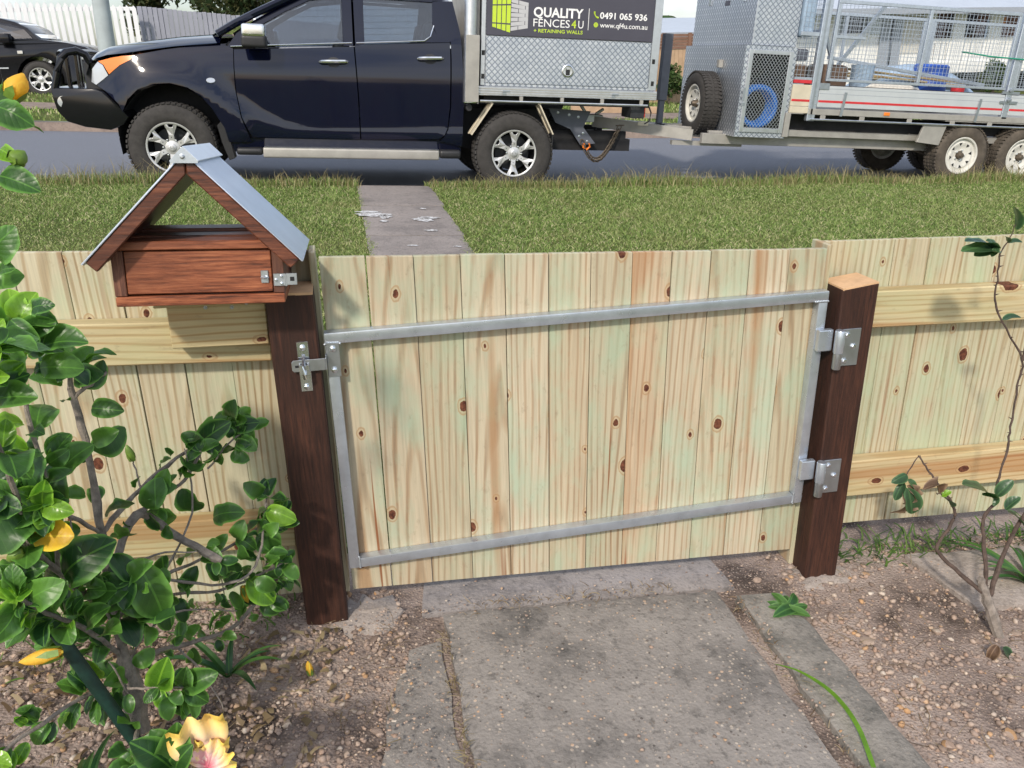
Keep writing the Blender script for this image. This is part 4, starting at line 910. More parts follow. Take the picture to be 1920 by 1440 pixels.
lettering('U', .581, .632, 1.170, .070, 'white', .0)
lettering('+ RETAINING WALLS', .147, .629, 1.119, .0315, 'green_print', .016)
lettering('0491 065 936', .791, 1.268, 1.266, .056, 'white', .022)
lettering('www.qf4u.com.au', .797, 1.276, 1.187, .046, 'white', .006)
MB().b2((.678, .0022, 1.158), (.683, .0038, 1.348)).build('divider', M['white'], sg)
m = MB(); m.tube([(.735, .002, 1.325), (.738, .002, 1.300), (.752, .002, 1.278), (.775, .002, 1.270)], [.010, .006, .006, .010], 6); m.build('phone_symbol', M['green_print'], sg)
m = MB(); m.lathe([(.0005, .0022), (.022, .0022), (.022, .0038), (.0005, .0038)], 24, (.755, 0, 1.208)); gl_ = m.build('globe_symbol', M['green_print'], sg)
m = MB()
for q in (-.010, 0, .010): m.b2((.735, .0012, 1.2075+q), (.775, .0021, 1.2085+q))
m.b2((.7545, .0012, 1.188), (.7555, .0021, 1.228)); m.build('globe_line', M['sign'], gl_)
for k in range(4):
    x0 = -.253+k*.045; t0 = 1.135-.010*k+.004; dx = .037; zt = 1.395+.012*k; zb = 1.150-.012*k
    m = MB(); m.prism([(x0, zb), (x0+dx, zb-.008), (x0+dx, zt), (x0+dx*.5, zt+.022), (x0, zt-.004)], .0022, .0038); m.build('logo_picket', M['green_print'], sg)
for (za, zb) in ((1.345, 1.352), (1.192, 1.185)):
    m = MB(); m.prism([(-.253, za-.004), (-.08, zb), (-.08, zb-.012), (-.253, za-.014)], .0012, .0021); m.build('logo_rail', M['sign'], sg)
for r in range(7):
    zb = 1.120+r*.041; cuts = [(-.076, -.01), (-.004, .088)] if r % 2 == 0 else [(-.076, .055), (.061, .088)]
    for (a, b) in cuts:
        f1 = lambda x: .030*(x+.076)/.164*(1-2*r/6.)
        m = MB(); m.prism([(a, zb+f1(a)), (b, zb+f1(b)), (b, zb+.033+f1(b)), (a, zb+.033+f1(a))], .0022, .0038); m.build('logo_brick', M['grey_print'], sg)
# guards, tow bar, tail lamp
for (a, b) in (((-.225, .47), (-.43, .17)), ((.24, .47), (.39, .19))):
    m = MB(); m.bar((a[0], .03, a[1]), (b[0], .03, b[1]), .055, .012); m.bar((a[0]-.01, .16, a[1]), (b[0]-.01, .16, b[1]), .05, .012); m.bar((a[0]+.005, .09, a[1]), (b[0]+.005, .09, b[1]), .008, .14, (0, 1, 0)); m.build('guard_bracket', M['panel_cream'], ute, UL)
m = MB(); m.b2((.385, .03, -.06), (.397, .26, .20)); m.build('mud_flap', M['plastic'], ute, UL)
TB_ = [(.42, .42), (.87, .40), (.80, .24), (.94, .08), (.78, .06), (.66, .22), (.50, .28)]
m = MB(); m.prism(TB_, .36, .375); tw = m.build('tow_bar', M['slate'], ute, UL); m = MB(); m.prism(TB_, UW-.375, UW-.36); m.build('side_plate', M['slate'], tw)
for (u, v) in ((.52, .38), (.64, .36), (.74, .34), (.80, .18), (.85, .10), (.76, .15)): bolt(tw, u, .36, v, .011, 'galv_dull')
m = MB(); m.b2((.80, .85, .09), (1.12, 1.0, .17)); m.tube([(1.10, .925, .16), (1.10, .925, .23)], .016, 8); m.lathe([(.0005, -.025), (.02, -.015), (.025, 0), (.02, .015), (.0005, .025)], 12, (1.10, .925, .25), axis='z'); m.build('tow_tongue', M['steel_dark'], tw)
m = MB(); m.lathe([(.15, 0), (.33, -.02), (.36, .08), (.33, .18), (.15, .16)], 30, (.50, UW/2+.15, .10), axis='z'); m.build('under_tray_spare', M['tyre'], ute, UL, smooth=True)
tl_ = MB().b2((1.20, .06, .36), (1.345, .36, .47)).build('tail_lamp', M['steel_dark'], ute, UL, bevel=.006); MB().b2((1.346, .07, .37), (1.356, .35, .46)).build('lamp_lens', M['tail'], tl_)
m = MB(); m.tube([(1.36, .02, .50), (1.40, .02, .42), (1.39, .02, .34), (1.34, .02, .31)], .008, 6); m.build('tail_cable', M['dark'], ute, UL, smooth=True)
m = MB(); m.lathe([(.0005, -.03), (.03, -.03), (.035, .0), (.033, .06)], 16, (-.455, .06, .42)); m.build('filler_cap', M['plastic'], ute, UL, smooth=True)

# ------------------------------------------------------------------ the trailer
TW = 1.60
trl = empty('cage_trailer', (6.7405, 8.40, -.196), 'silver tandem-axle cage trailer with tool boxes, hitched behind the ute', 'trailer', rot=(0, math.radians(3.8), 0))
TL = (0, 0, .330)
def tp(name, mat, *boxes, parent=trl, bevel=.003, **kw):
    m = MB()
    for a, b in boxes: m.b2(a, b)
    return m.build(name, M[mat], parent, TL if parent is trl else (0, 0, 0), bevel=bevel, **kw)
for u in (0, .775):
    for fl, y in ((False, 0.0), (True, TW)): make_wheel(trl, u, y, .330, .330, .19, .190, 'steel', 'tyre_dirty', flip=fl)
tp('chassis_rail', 'alu_dirty', ((-3.0, .22, .02), (2.0, .28, .125)), ((-3.0, TW-.28, .02), (2.0, TW-.22, .125)), ((-2.2, .12, .13), (2.0, .18, .195)), ((-2.2, TW-.18, .13), (2.0, TW-.12, .195)))
tp('underbody', 'dark', ((-2.18, .2, .20), (2.0, TW-.2, .30)), ((-2.1, .19, .197), (-.6, .21, .36)))
dm = MB(); dm.bar((-2.0, .45, .07), (-4.0, TW/2-.02, .155), .06, .10); dm.bar((-2.0, TW-.45, .07), (-4.0, TW/2+.02, .155), .06, .10); db = dm.build('drawbar', M['alu_dirty'], trl, TL, bevel=.003)
m = MB(); m.bar((-3.1, .25, .10), (-4.05, TW/2-.03, .17), .05, .11); m.b2((-3.3, .3, -.01), (-2.5, .36, .035)); m.build('drawbar_rail', M['alu_dirty'], db)
m = MB(); m.b2((-4.22, TW/2-.06, .16), (-3.95, TW/2+.06, .24)); m.bar((-4.12, TW/2, .24), (-4.20, TW/2, .34), .03, .03); m.bar((-4.02, TW/2, .24), (-3.93, TW/2, .30), .025, .03); m.build('coupling', M['galv_dull'], db, bevel=.006)
tp('reflector_plate', 'panel_cream', ((-3.66, .42, .165), (-3.54, .425, .205)), parent=db)
jk = tp('jockey_stand', 'slate', ((-3.36, TW/2-.14, .42), (-3.27, TW/2-.05, 1.09)), ((-3.345, TW/2-.125, .18), (-3.285, TW/2-.065, .42)))
tp('stand_foot', 'steel_dark', ((-3.39, TW/2-.17, .155), (-3.24, TW/2-.02, .178)), parent=jk)
# lower box with mesh door
lbx = MB()
for q in (((-2.74, .02, .115), (-2.735, TW-.02, 1.005)), ((-2.1745, .0205, .1155), (-2.17, TW-.0205, 1.0045)), ((-2.7345, .0205, 1.0), (-2.175, TW-.0205, 1.0045)), ((-2.7345, .0205, .1155), (-2.175, TW-.0205, .12)), ((-2.7345, TW-.025, .1205), (-2.175, TW-.0205, .9995)),
          ((-2.7345, .021, .1205), (-2.66, .026, .9995)), ((-2.25, .021, .1205), (-2.175, .026, .9995)), ((-2.6595, .0212, .1205), (-2.2505, .026, .20)), ((-2.6595, .0212, .94), (-2.2505, .026, .9995))): lbx.b2(*q)
lbx = lbx.build('lower_tool_box', M['plate'], trl, TL)
tp('box_shade_panel', 'dark', ((-2.73, .75, .125), (-2.18, .76, .995)), ((-2.733, .03, .125), (-2.728, .75, .995)), ((-2.182, .03, .125), (-2.177, .75, .995)), ((-2.727, .03, .122), (-2.183, .749, .128)), parent=lbx, bevel=0)  # dark panels added inside, painting in the shade of the box interior
for (a, b) in (((-2.70, .004, .165), (-2.655, .018, .965)), ((-2.255, .004, .165), (-2.21, .018, .965)), ((-2.654, .0045, .165), (-2.256, .018, .210)), ((-2.654, .0045, .925), (-2.256, .018, .965))): tp('door_frame', 'alu', (a, b), parent=lbx)
m = MB(); pit = .046; y = .012; x0, x1, z0, z1 = -2.655, -2.255, .21, .925
for sgn in (1, -1):
    c = -1.5
    while c < 1.6:
        pts = []
        for k in range(2):
            pass
        # clip the diagonal x = c*? to the opening
        seg = []
        for xx in (x0, x1):
            zz = z0+(sgn*(xx-x0))*1.25+c
            seg.append((xx, zz))
        (xa, za), (xb, zb) = seg; lo_, hi_ = 0., 1.
        dz = zb-za
        for bound, s_ in ((z0, 1), (z1, -1)):
            fa, fb = s_*(za-bound), s_*(zb-bound)
            if fa < 0 and fb < 0: lo_, hi_ = 1, 0; break
            if fa < 0: lo_ = max(lo_, fa/(fa-fb))
            if fb < 0: hi_ = min(hi_, fa/(fa-fb))
        if hi_-lo_ > .02: m.bar((xa+(xb-xa)*lo_, y, za+dz*lo_), (xa+(xb-xa)*hi_, y, za+dz*hi_), .004, .004, (0, 1, 0))
        c += pit
m.build('door_mesh', M['alu'], lbx)['kind'] = 'stuff'
tp('door_latch', 'galv_dull', ((-2.715, -.002, .47), (-2.69, .003, .60)), ((-2.72, -.006, .42), (-2.68, .003, .455)), parent=lbx)
ubx = MB(); ubx.b2((-2.66, .06, 1.008), (-2.175, TW-.0, 1.78)); ubx = ubx.build('upper_tool_box', M['plate'], trl, TL, bevel=.005)
tp('corner_trim', 'alu', ((-2.664, .056, 1.009), (-2.648, .0595, 1.775)), parent=ubx)
for y in (.35, 1.2): m = MB(); m.b2((-2.672, y-.035, 1.42), (-2.661, y+.035, 1.56)); m.build('lid_catch', M['chrome'], ubx, bevel=.003)
tp('maker_plate', 'sign', ((-2.664, .70, 1.40), (-2.6605, .82, 1.45)), parent=ubx)
for y in (.3, 1.3): m = MB(); m.b2((-2.90, y, .125), (-2.742, y+.04, .15)); m.build('box_bearer', M['alu_dirty'], lbx)
sp_ = make_wheel(trl, -2.97, .66, .735, .330, .19, .190, 'steel', 'tyre', name='spare_wheel'); sp_.rotation_euler = (0, 0, -math.pi/2)
tp('spare_bracket', 'alu_dirty', ((-2.79, .50, .78), (-2.742, .56, .86)), parent=lbx)
# tray: front headboard end, side panel, coaming
tp('tray_floor', 'alu_dirty', ((-2.165, .03, .37), (2.0, TW-.03, .41)))
for nm, y0_, y1_ in (('side_panel', .0, .028), ('side_panel', TW-.028, TW)):
    for (a, b) in ((-1.86, .372), (.455, 2.0)):
        p = tp(nm, 'panel_white', ((a, y0_, .443), (b, y1_, .655)))
        yy0 = y0_-.0015 if y0_ == 0 else y1_; tp('red_stripe', 'red_stripe', ((a+.002, yy0, .490), (b-.002, yy0+.0015, .512)), parent=p, bevel=0)
        for zz in (.575, .625): tp('panel_groove', 'gutter', ((a, yy0+.0003, zz), (b, yy0+.0012, zz+.004)), parent=p, bevel=0)
        tp('panel_cap', 'steel_dark', ((a, y0_+.002, .6555), (b, y1_-.002, .662)), parent=p, bevel=0)
fp = tp('front_panel', 'panel_cream', ((-2.165, .004, .443), (-1.955, .028, .655))); tp('red_stripe', 'red_stripe', ((-2.163, .0022, .490), (-1.957, .0038, .512)), parent=fp, bevel=0)
tp('red_top_rail', 'redp', ((-2.16, .01, .668), (-1.96, .04, .70)), parent=fp)
tp('front_step', 'panel_cream', ((-2.165, .0, .375), (-1.955, .03, .440)))
tp('step_frame', 'alu_dirty', ((-2.20, .0, .13), (-2.14, .05, .37)), ((-2.20, .001, .365), (-2.0, .051, .374)), parent=fp)
co_ = tp('coaming_rail', 'alu_dirty', ((-1.95, -.004, .365), (2.0, .05, .425)), ((-1.95, TW-.05, .365), (2.0, TW+.004, .425)))
m = MB(); m.tube([(-1.93, -.012, .318), (2.0, -.012, .318)], .011, 8); m.build('rope_rail', M['alu'], co_, smooth=True)
for u in (-1.78, -1.32, -.75, -.22, .25, .75): tp('rail_hanger', 'alu_dirty', ((u-.03, -.014, .310), (u+.03, -.004, .364)), parent=co_)
tp('side_marker', 'amber', ((-1.07, -.014, .385), (-1.0, -.0045, .420)), parent=co_)
for u in (-1.58, .05): m = MB(); m.bar((u, -.014, .36), (u+.02, -.014, .60), .028, .006, (0, 1, 0)); m.build('drop_latch', M['galv_dull'], co_)
gp = MB(); gp.prism([(-.60, .125), (-.32, .10), (-.27, .305), (-.55, .305)], .0, .03); gp.prism([(-.32, .10), (-.31, .10), (-.26, .305), (-.27, .305)], .03, .25); gp.build('mudguard', M['alu_dirty'], trl, TL, bevel=.003)
tp('mudguard_top', 'alu_dirty', ((-.30, .0, .352), (1.15, .24, .362)))
tp('mudguard_top', 'alu_dirty', ((-.30, TW-.24, .352), (1.15, TW, .362)))
m = MB(); m.tube([(0, .1, 0), (0, TW-.1, 0)], .03, 8); m.tube([(.775, .1, 0), (.775, TW-.1, 0)], .03, 8)
for y in (.3, TW-.3): m.bar((-.45, y, .03), (0, y, -.06), .05, .03); m.bar((0, y, -.06), (.40, y, .03), .05, .03); m.bar((.40, y, .03), (.775, y, -.06), .05, .03); m.bar((.775, y, -.06), (1.2, y, .03), .05, .03)
m.build('axle', M['rust_chain'], trl, TL)
# cage
def cage_side(y, sgn, full=True):
    fr = tp('cage_side', 'galv', ((-1.80, y, 1.44), (.36, y+.03, 1.475)), ((-1.80, y+.001, .70), (.36, y+.031, .728)), ((-.74, y+.0005, .7285), (-.705, y+.0305, 1.4395)), ((-1.80, y+.0005, .7285), (-1.765, y+.0305, 1.4395)), ((.327, y+.0005, .7285), (.36, y+.0305, 1.4395)))
    tp('cage_mid_bar', 'galv', ((-1.764, y+.002, 1.115), (-1.43, y+.029, 1.145)), parent=fr)
    m = MB(); q = 0
    for u in np.arange(-1.75, .33, .045): m.b2((u-.0017, y+.014, .72), (u+.0017, y+.0174, 1.445))
    for v in np.arange(.75, 1.44, .045): m.b2((-1.78, y+.0175, v-.0017), (.34, y+.021, v+.0017))
    m.build('wire_mesh', M['galv'], fr)['kind'] = 'stuff'
    f2 = tp('cage_side', 'galv', ((.46, y, 1.44), (1.95, y+.03, 1.475)), ((.46, y+.001, .70), (1.95, y+.031, .728)), ((.46, y+.0005, .7285), (.495, y+.0305, 1.4395)))
    m = MB()
    for u in np.arange(.5, 1.95, .045): m.b2((u-.0017, y+.014, .72), (u+.0017, y+.0174, 1.445))
    for v in np.arange(.75, 1.44, .045): m.b2((.48, y+.0175, v-.0017), (1.95, y+.021, v+.0017))
    m.build('wire_mesh', M['galv'], f2)['kind'] = 'stuff'
cage_side(.01, 1); cage_side(TW-.04, -1)
m = MB(); m.b2((-1.955, .0, .30), (-1.865, .06, 1.75)); po = m.build('cage_post', M['galv'], trl, TL, bevel=.006)
m = MB(); m.b2((-1.925, -.004, .31), (-1.905, -.0005, 1.74)); m.build('post_groove', M['galv_dull'], po)
MB().b2((-1.955, TW-.06, .30), (-1.865, TW, 1.75)).build('cage_post', M['galv'], trl, TL, bevel=.006)
p2_ = MB().b2((.378, -.004, .40), (.45, .06, 1.47)).build('cage_post', M['galv'], trl, TL, bevel=.006)
MB().b2((.378, TW-.06, .40), (.45, TW+.004, 1.47)).build('cage_post', M['galv'], trl, TL, bevel=.006)
for z in (.60, .70): m = MB(); m.b2((.31, -.016, z-.035), (.53, -.005, z-.01)); m.lathe([(.0005, -.03), (.024, -.028), (.028, -.006)], 10, (.415, 0, z)); m.build('post_clamp', M['galv_dull'], p2_)
m = MB(); m.b2((-1.87, -.010, .62), (-1.76, .0, .68)); m.build('post_clamp', M['galv_dull'], po)
fm = tp('cage_front', 'galv', ((-1.92, .06, 1.70), (-1.89, TW-.06, 1.74)), ((-1.92, .061, 1.16), (-1.89, TW-.061, 1.19)))
m = MB()
for y in np.arange(.08, TW-.06, .045): m.b2((-1.907, y-.0017, .70), (-1.9036, y+.0017, 1.72))
for v in np.arange(.75, 1.72, .045): m.b2((-1.9035, .06, v-.0017), (-1.900, TW-.06, v+.0017))
m.build('wire_mesh', M['galv'], fm)['kind'] = 'stuff'
# short caged bay between box and post
bay = tp('front_bay', 'galv', ((-2.16, .01, .70), (-1.958, .035, .728)), ((-2.16, .011, 1.12), (-1.958, .036, 1.16)), ((-2.16, .012, 1.60), (-1.958, .037, 1.63)))
m = MB()
for u in np.arange(-2.14, -1.97, .045): m.b2((u-.0017, .02, .72), (u+.0017, .0234, 1.62))
for v in np.arange(.75, 1.6, .045): m.b2((-2.16, .0235, v-.0017), (-1.958, .027, v+.0017))
m.build('wire_mesh', M['galv'], bay)['kind'] = 'stuff'
m = MB(); m.bar((-1.55, .45, .70), (-.98, .45, 1.50), .035, .03, (0, 1, 0)); m.bar((-1.50, .40, .80), (-1.70, .40, 1.25), .03, .03, (0, 1, 0)); m.build('cage_brace', M['galv_dull'], trl, TL)
# cargo: things of their own
def tw_(u, y, z): return trl.matrix_basis @ Vector((u, y, z+.330))
bpy.context.view_layer.update()
def cargo(name, label, cat, u, y, z, fn, mat, rot=(0, 0, 0), bevel=.004, smooth=False, group='load in the trailer'):
    m = MB(); fn(m); o = m.build(name, M[mat], None, tw_(u, y, z), bevel=bevel, smooth=smooth, seg=2); o.rotation_euler = (rot[0], rot[1]+math.radians(3.8), rot[2]); tag(o, label, cat, group); return o
def torus(m, R, r, n=36, k=10, c=(0, 0, 0)):
    for q in range(4): m.lathe([(R-q*.002+r*math.cos(a), q*r*1.6+r*math.sin(a)) for a in np.linspace(0, 2*math.pi, k, endpoint=False)], n, c, closed=True)
cargo('hose_coil', 'bright blue hose coil behind the mesh door of the tool box', 'hose', -2.50, .06, .42, lambda m: torus(m, .19, .030), 'blue', smooth=True, bevel=0)
cargo('water_jug', 'pale blue water container hanging high beside the upper tool box', 'container', -2.07, .18, 1.32, lambda m: m.box((0, 0, 0), (.15, .22, .42)), 'tarp', bevel=.03)
cargo('blue_drum', 'blue plastic drum standing in the trailer cage', 'drum', .02, .85, .42, lambda m: m.lathe([(.17, 0), (.19, .02), (.19, .25), (.2, .27), (.19, .29), (.19, .5), (.17, .52)], 24, axis='z'), 'bluedrum', smooth=True, bevel=0)
def tarp(m):
    n = 14; V = []; F = []
    for j in range(n+1):
        for i in range(n+1):
            x, y = i/n-.5, j/n-.5; h = .30*(1-(2*abs(x))**3)*(1-(2*abs(y))**3)+.04*mnoise.noise(Vector((x*7, y*7, 2))); V.append((x*1.5, y*.7, max(h, 0)))
    for j in range(n):
        for i in range(n): F.append((j*(n+1)+i, j*(n+1)+i+1, (j+1)*(n+1)+i+1, (j+1)*(n+1)+i))
    m.add(V, F)
cargo('tarp', 'crumpled silver blue tarpaulin heaped in the trailer', 'tarpaulin', -.05, 1.1, .62, tarp, 'tarp', smooth=True, bevel=0)
for i, (y, z, u0, u1, dz) in enumerate(((.55, .80, -1.5, .3, -.10), (.75, .76, -1.3, .5, -.09), (.95, .74, -1.1, .6, -.06))):
    cargo('loose_plank', ['longest loose pine plank lying slanted in the trailer, nearest the mesh', 'middle loose pine plank lying in the trailer', 'farthest loose pine plank lying in the trailer'][i], 'plank', (u0+u1)/2, y, z, lambda m: m.box((0, 0, 0), (u1-u0, .10, .022)), 'timber', rot=(0, math.atan(-dz/(u1-u0)), .02*i))
cargo('steel_post', 'long galvanised steel post lying slanted over the planks', 'post', -.6, .40, .84, lambda m: m.box((0, 0, 0), (2.0, .035, .035)), 'galv', rot=(0, .10, 0))
cargo('canvas_bag', 'brown canvas bag against the front of the cage', 'bag', -1.52, .5, .70, lambda m: m.box((0, 0, 0), (.34, .35, .34)), 'brownbag', bevel=.06)
cargo('rolled_bag', 'rolled pale bag lying on the trailer floor by the side panel', 'bag', -.90, .22, .62, lambda m: m.tube([(-.34, 0, 0), (-.2, 0, .012), (.2, 0, .010), (.34, 0, 0)], [.05, .075, .08, .05], 12), 'sandy', smooth=True, bevel=0)
cargo('light_bottle', 'pale blue plastic tub beside the brown bag', 'tub', -1.22, .30, .62, lambda m: m.lathe([(.08, 0), (.11, .02), (.12, .24), (.125, .26), (.10, .26)], 20, axis='z'), 'tarp', smooth=True, bevel=0)
cargo('red_cap_can', 'small red can at the tail end of the planks', 'can', -.02, .28, .62, lambda m: m.lathe([(.06, 0), (.07, .01), (.07, .09), (.05, .10)], 16, axis='z'), 'redp', smooth=True, bevel=0)
cargo('tool_case', 'brown tool case in the front bay of the trailer', 'case', -2.07, .25, .78, lambda m: m.box((0, 0, 0), (.17, .3, .14)), 'brownbag', bevel=.02)
cargo('tool_case', 'grey tool case stacked on the brown one in the front bay', 'case', -2.07, .25, .94, lambda m: m.box((0, 0, 0), (.16, .26, .12)), 'slate', bevel=.02)
m = MB(); q0, q1 = tw_(.40, -.02, 1.02), tw_(-.25, .05, 1.06); m.tube([q1, (q0+q1)/2+Vector((0, 0, -.01)), q0, tw_(1.2, -.02, 1.0)], .008, 6); tag(m.build('tie_strap', M['cable'], None, smooth=True), 'green elastic strap stretched across the trailer cage', 'strap')
# safety chain: each link a part
ch = empty('safety_chain', tw_(-4.05, TW/2-.1, .0), 'rusty steel safety chain sagging between tow bar and drawbar', 'chain')
A_ = ute.matrix_basis @ Vector((.80, .34, .388+.08)); B_ = tw_(-3.86, .40, .16)
link_m = MB(); ov = [(.030*math.cos(a)+(.014 if math.cos(a) > 0 else -.014), 0, .020*math.sin(a)) for a in np.linspace(0, 2*math.pi, 13)]; link_m.tube(ov, .0055, 6, False)
lme = None; nL = 24
for k in range(nL):
    f_ = k/(nL-1); p = A_.lerp(B_, f_)+Vector((0, 0, -.30*4*f_*(1-f_)*(.55+.45*(1-f_)))); p2 = A_.lerp(B_, min(1, f_+.02))+Vector((0, 0, -.30*4*min(1, f_+.02)*(1-min(1, f_+.02))*(.55+.45*(1-f_))))
    d_ = p2-p; ang = math.atan2(d_.z, d_.x) if d_.length > 1e-5 else 0
    if lme is None: o = link_m.build('chain_link', M['rust_chain'], ch, p-ch.location, smooth=True); lme = o.data
    else: o = link('chain_link', lme, None, ch, p-ch.location)
    o.rotation_mode = 'XYZ'; o.rotation_euler = (math.pi/2*(k % 2), -ang, 0)
    if k in (1, 2): pass
sh = MB(); sh.tube([(-.03, 0, .03), (-.035, 0, -.01), (0, 0, -.035), (.035, 0, -.01), (.03, 0, .03)], .012, 8); tag(sh.build('shackle', M['amber'], ch, A_-ch.location+Vector((.04, 0, -.03)), smooth=True), 'orange shackle')

# ------------------------------------------------------------------ across the road
def onray(px, py, hf, t0=16.):
    r = _fw + _rt*((px-960)/FPX) - _up*((py-720)/FPX); t = t0
    for _ in range(40): z = hf(r.x*t/r.y, t); t = t*.5+.5*(z-CAM_H)/r.z*r.y
    return Vector((r.x*t/r.y, t, hf(r.x*t/r.y, t)))
# white picket fence: pickets are parts
PT = 23.2
pf = empty('picket_fence', (at(262, 80, PT).x, PT, Hfar(-9, PT)), 'tall white picket fence behind the parked black car', 'fence')
x_end = at(258, 60, PT).x; x = x_end; k = 0; pme = None
while x > x_end-6.2:
    top = at(150, 2, PT).z+.02*(x_end-x)-.10; zb = Hfar(x, PT)+.05
    if pme is None:
        m = MB(); h = top-zb; m.prism([(-.05, 0), (.05, 0), (.05, h-.07), (0, h), (-.05, h-.07)], 0, .02); o = m.build('picket', M['whitepaint'], pf, Vector((x, PT, zb))-pf.location); pme = o.data
    else: link('picket', pme, None, pf, Vector((x, PT, zb))-pf.location)
    x -= .150; k += 1
m = MB()
for z in (.4, 1.5): m.b2((x_end-6.2-pf.location.x, .022, z), (.02, .07, z+.08))
m.build('rail', M['whitepaint'], pf, (0, 0, 0))
# power pole
pb = onray(205, 152, Hfar); pb = Vector((at(197, 90, 18.6).x, 18.6, Hfar(-8, 18.6)))
po_ = empty('power_pole', pb, 'thick grey power pole standing in front of the white pickets', 'pole')
m = MB(); tp_ = at(188, 0, 18.6)-pb; m.tube([(0, 0, -.3), tp_*.5, tp_, tp_*3.2], [.165, .158, .150, .12], 16); m.build('shaft', M['pole'], po_, smooth=True)
# grey boundary fence: boards are parts
GT = 23.6
ga, gb = at(256, 12, GT), at(470, 33, GT+1.0)
gf = empty('boundary_fence', (ga.x, GT, Hfar(ga.x, GT)), 'slate grey closed paling fence beside the white pickets', 'fence')
n = 48; wme = None
for k in range(n):
    x = ga.x+k*.112; t = GT+k*.02; top = ga.z+(gb.z-ga.z)*(k*.112)/(gb.x-ga.x); zb = Hfar(x, t)
    if wme is None: m = MB(); m.b2((0, 0, 0), (.108, .022, 1.0)); o = m.build('paling', M['greyfence'], gf, Vector((x, t, zb))-gf.location, bevel=.004); wme = o.data
    else: o = link('paling', wme, None, gf, Vector((x, t, zb))-gf.location)
    o.scale = (1, 1, max(.5, top-zb+random.uniform(-.01, .01)))
# trees and shrubs
def leafcloud(name, mat, c, rad, n, size, parent, seed, lumps=14):
    g = np.random.default_rng(seed); cs = g.normal(0, 1, (lumps, 3)); cs /= np.linalg.norm(cs, axis=1)[:, None]; cs *= g.uniform(.25, .8, (lumps, 1)); cs *= np.array(rad)
    idx = g.integers(0, lumps, n); d = g.normal(0, 1, (n, 3)); d /= np.linalg.norm(d, axis=1)[:, None]
    P = np.array(c)+cs[idx]+d*(g.uniform(.3, 1, (n, 1))**.5)*np.array(rad)*.42*g.uniform(.6, 1.1, (lumps, 1))[idx]
    a = g.normal(0, 1, (n, 3)); a /= np.linalg.norm(a, axis=1)[:, None]; b = np.cross(a, g.normal(0, 1, (n, 3))); b /= np.linalg.norm(b, axis=1)[:, None]
    s = size*g.uniform(.6, 1.4, (n, 1)); V = np.stack([P-a*s, P+b*s*.45, P+a*s, P-b*s*.45], 1).reshape(-1, 3); i = np.arange(n)*4
    return npmesh(name, V, np.stack([i, i+1, i+2, i+3], 1), mat, parent)
def tree(name, label, cat, base, h, rad, n, size, seed, mat='treeleaf', group=None, tr=.12):
    e = empty(name, base, label, cat, group); m = MB()
    m.tube([(0, 0, -.2), (.05, 0, h*.3), (0, .05, h*.6), (.1, 0, h*.85)], [tr*1.3, tr, tr*.7, tr*.25], 8); g = random.Random(seed)
    for k in range(6):
        a = g.uniform(0, 6.28); z = h*g.uniform(.35, .7); m.tube([(0, 0, z), (rad[0]*.35*math.cos(a), rad[1]*.35*math.sin(a), z+h*.12), (rad[0]*.65*math.cos(a), rad[1]*.65*math.sin(a), z+h*.2)], [tr*.5, tr*.3, tr*.12], 6)
    m.build('trunk', M['bark_tree'], e, smooth=True); leafcloud('crown', M[mat], (0, 0, h*.68), rad, n, size, e, seed); return e
for i, (px, t, h, r, lb) in enumerate(((300, 30, 4.3, 1.6, 'dark leafy tree rising behind the grey fence, nearest the pickets'), (385, 33, 4.9, 1.9, 'brownish olive tree behind the middle of the grey fence'), (470, 29, 4.4, 1.7, 'dense dark tree behind the grey fence beside the ute windscreen'))):
    b = at(px, 40, t); tree('garden_tree', lb, 'tree', (b.x, t, Hfar(b.x, t)), h, (r, r, h*.42), 5200, .11, 20+i, group='trees behind the grey fence')
# weatherboard house behind the ute
hb = at(520, 10, 27.5); hx0 = hb.x; hz = Hfar(hx0+4, 27.5)
hs_ = empty('weatherboard_house', (hx0, 27.5, hz), 'pale weatherboard house hidden behind the ute', 'house')
m = MB(); m.b2((0, 0, -.3), (9.2, 6, 3.4)); m.build('wall', M['wall_blue'], hs_)
bm_ = None
for k in range(18):
    if bm_ is None: m = MB(); m.prism([(0, 0), (9.22, 0), (9.22, .17), (0, .17)], [-.028, -.028, -.006, -.006], -.001); bo = m.build('weatherboard', M['wall_blue'], hs_, (-.01, 0, .35)); bm_ = bo.data
    else: link('weatherboard', bm_, None, hs_, (-.01, 0, .35+k*.17))
m = MB(); m.prism([(-.5, 3.4), (9.7, 3.4), (9.0, 4.9), (.2, 4.9)], -.5, 6.5); m.build('roof', M['roof_metal'], hs_)
# brown fence between ute and trailer
BT = 20.2
a0, a1 = at(1222, 64, BT), at(1330, 62, BT)
bf = empty('timber_fence', (a0.x-1.2, BT, Hfar(a0.x, BT)), 'tan paling fence topped with dark brown slats across the road', 'fence')
zb = bf.location.z; ztop = a0.z-zb; zmid = at(1270, 92, BT).z-zb; nb = 28; bme = None
for k in range(nb):
    if bme is None: m = MB(); m.b2((0, 0, -.02), (.096, .018, zmid)); o = m.build('paling', M['brownfence'], bf, (k*.1, 0, 0), bevel=.003); bme = o.data
    else: o = link('paling', bme, None, bf, (k*.1, random.uniform(0, .004), 0))
hsl = (ztop-zmid)/5
for k in range(5): m = MB(); m.b2((-.0, -.018, zmid+k*hsl+.003), (2.8, .0, zmid+(k+1)*hsl-.004)); m.build('slat', M['brownslat'], bf, bevel=.003)
for x in (.05, 1.45, 2.1): m = MB(); m.b2((x, -.06, -.1), (x+.08, -.019, ztop+.02)); m.build('post', M['brownslat'], bf)
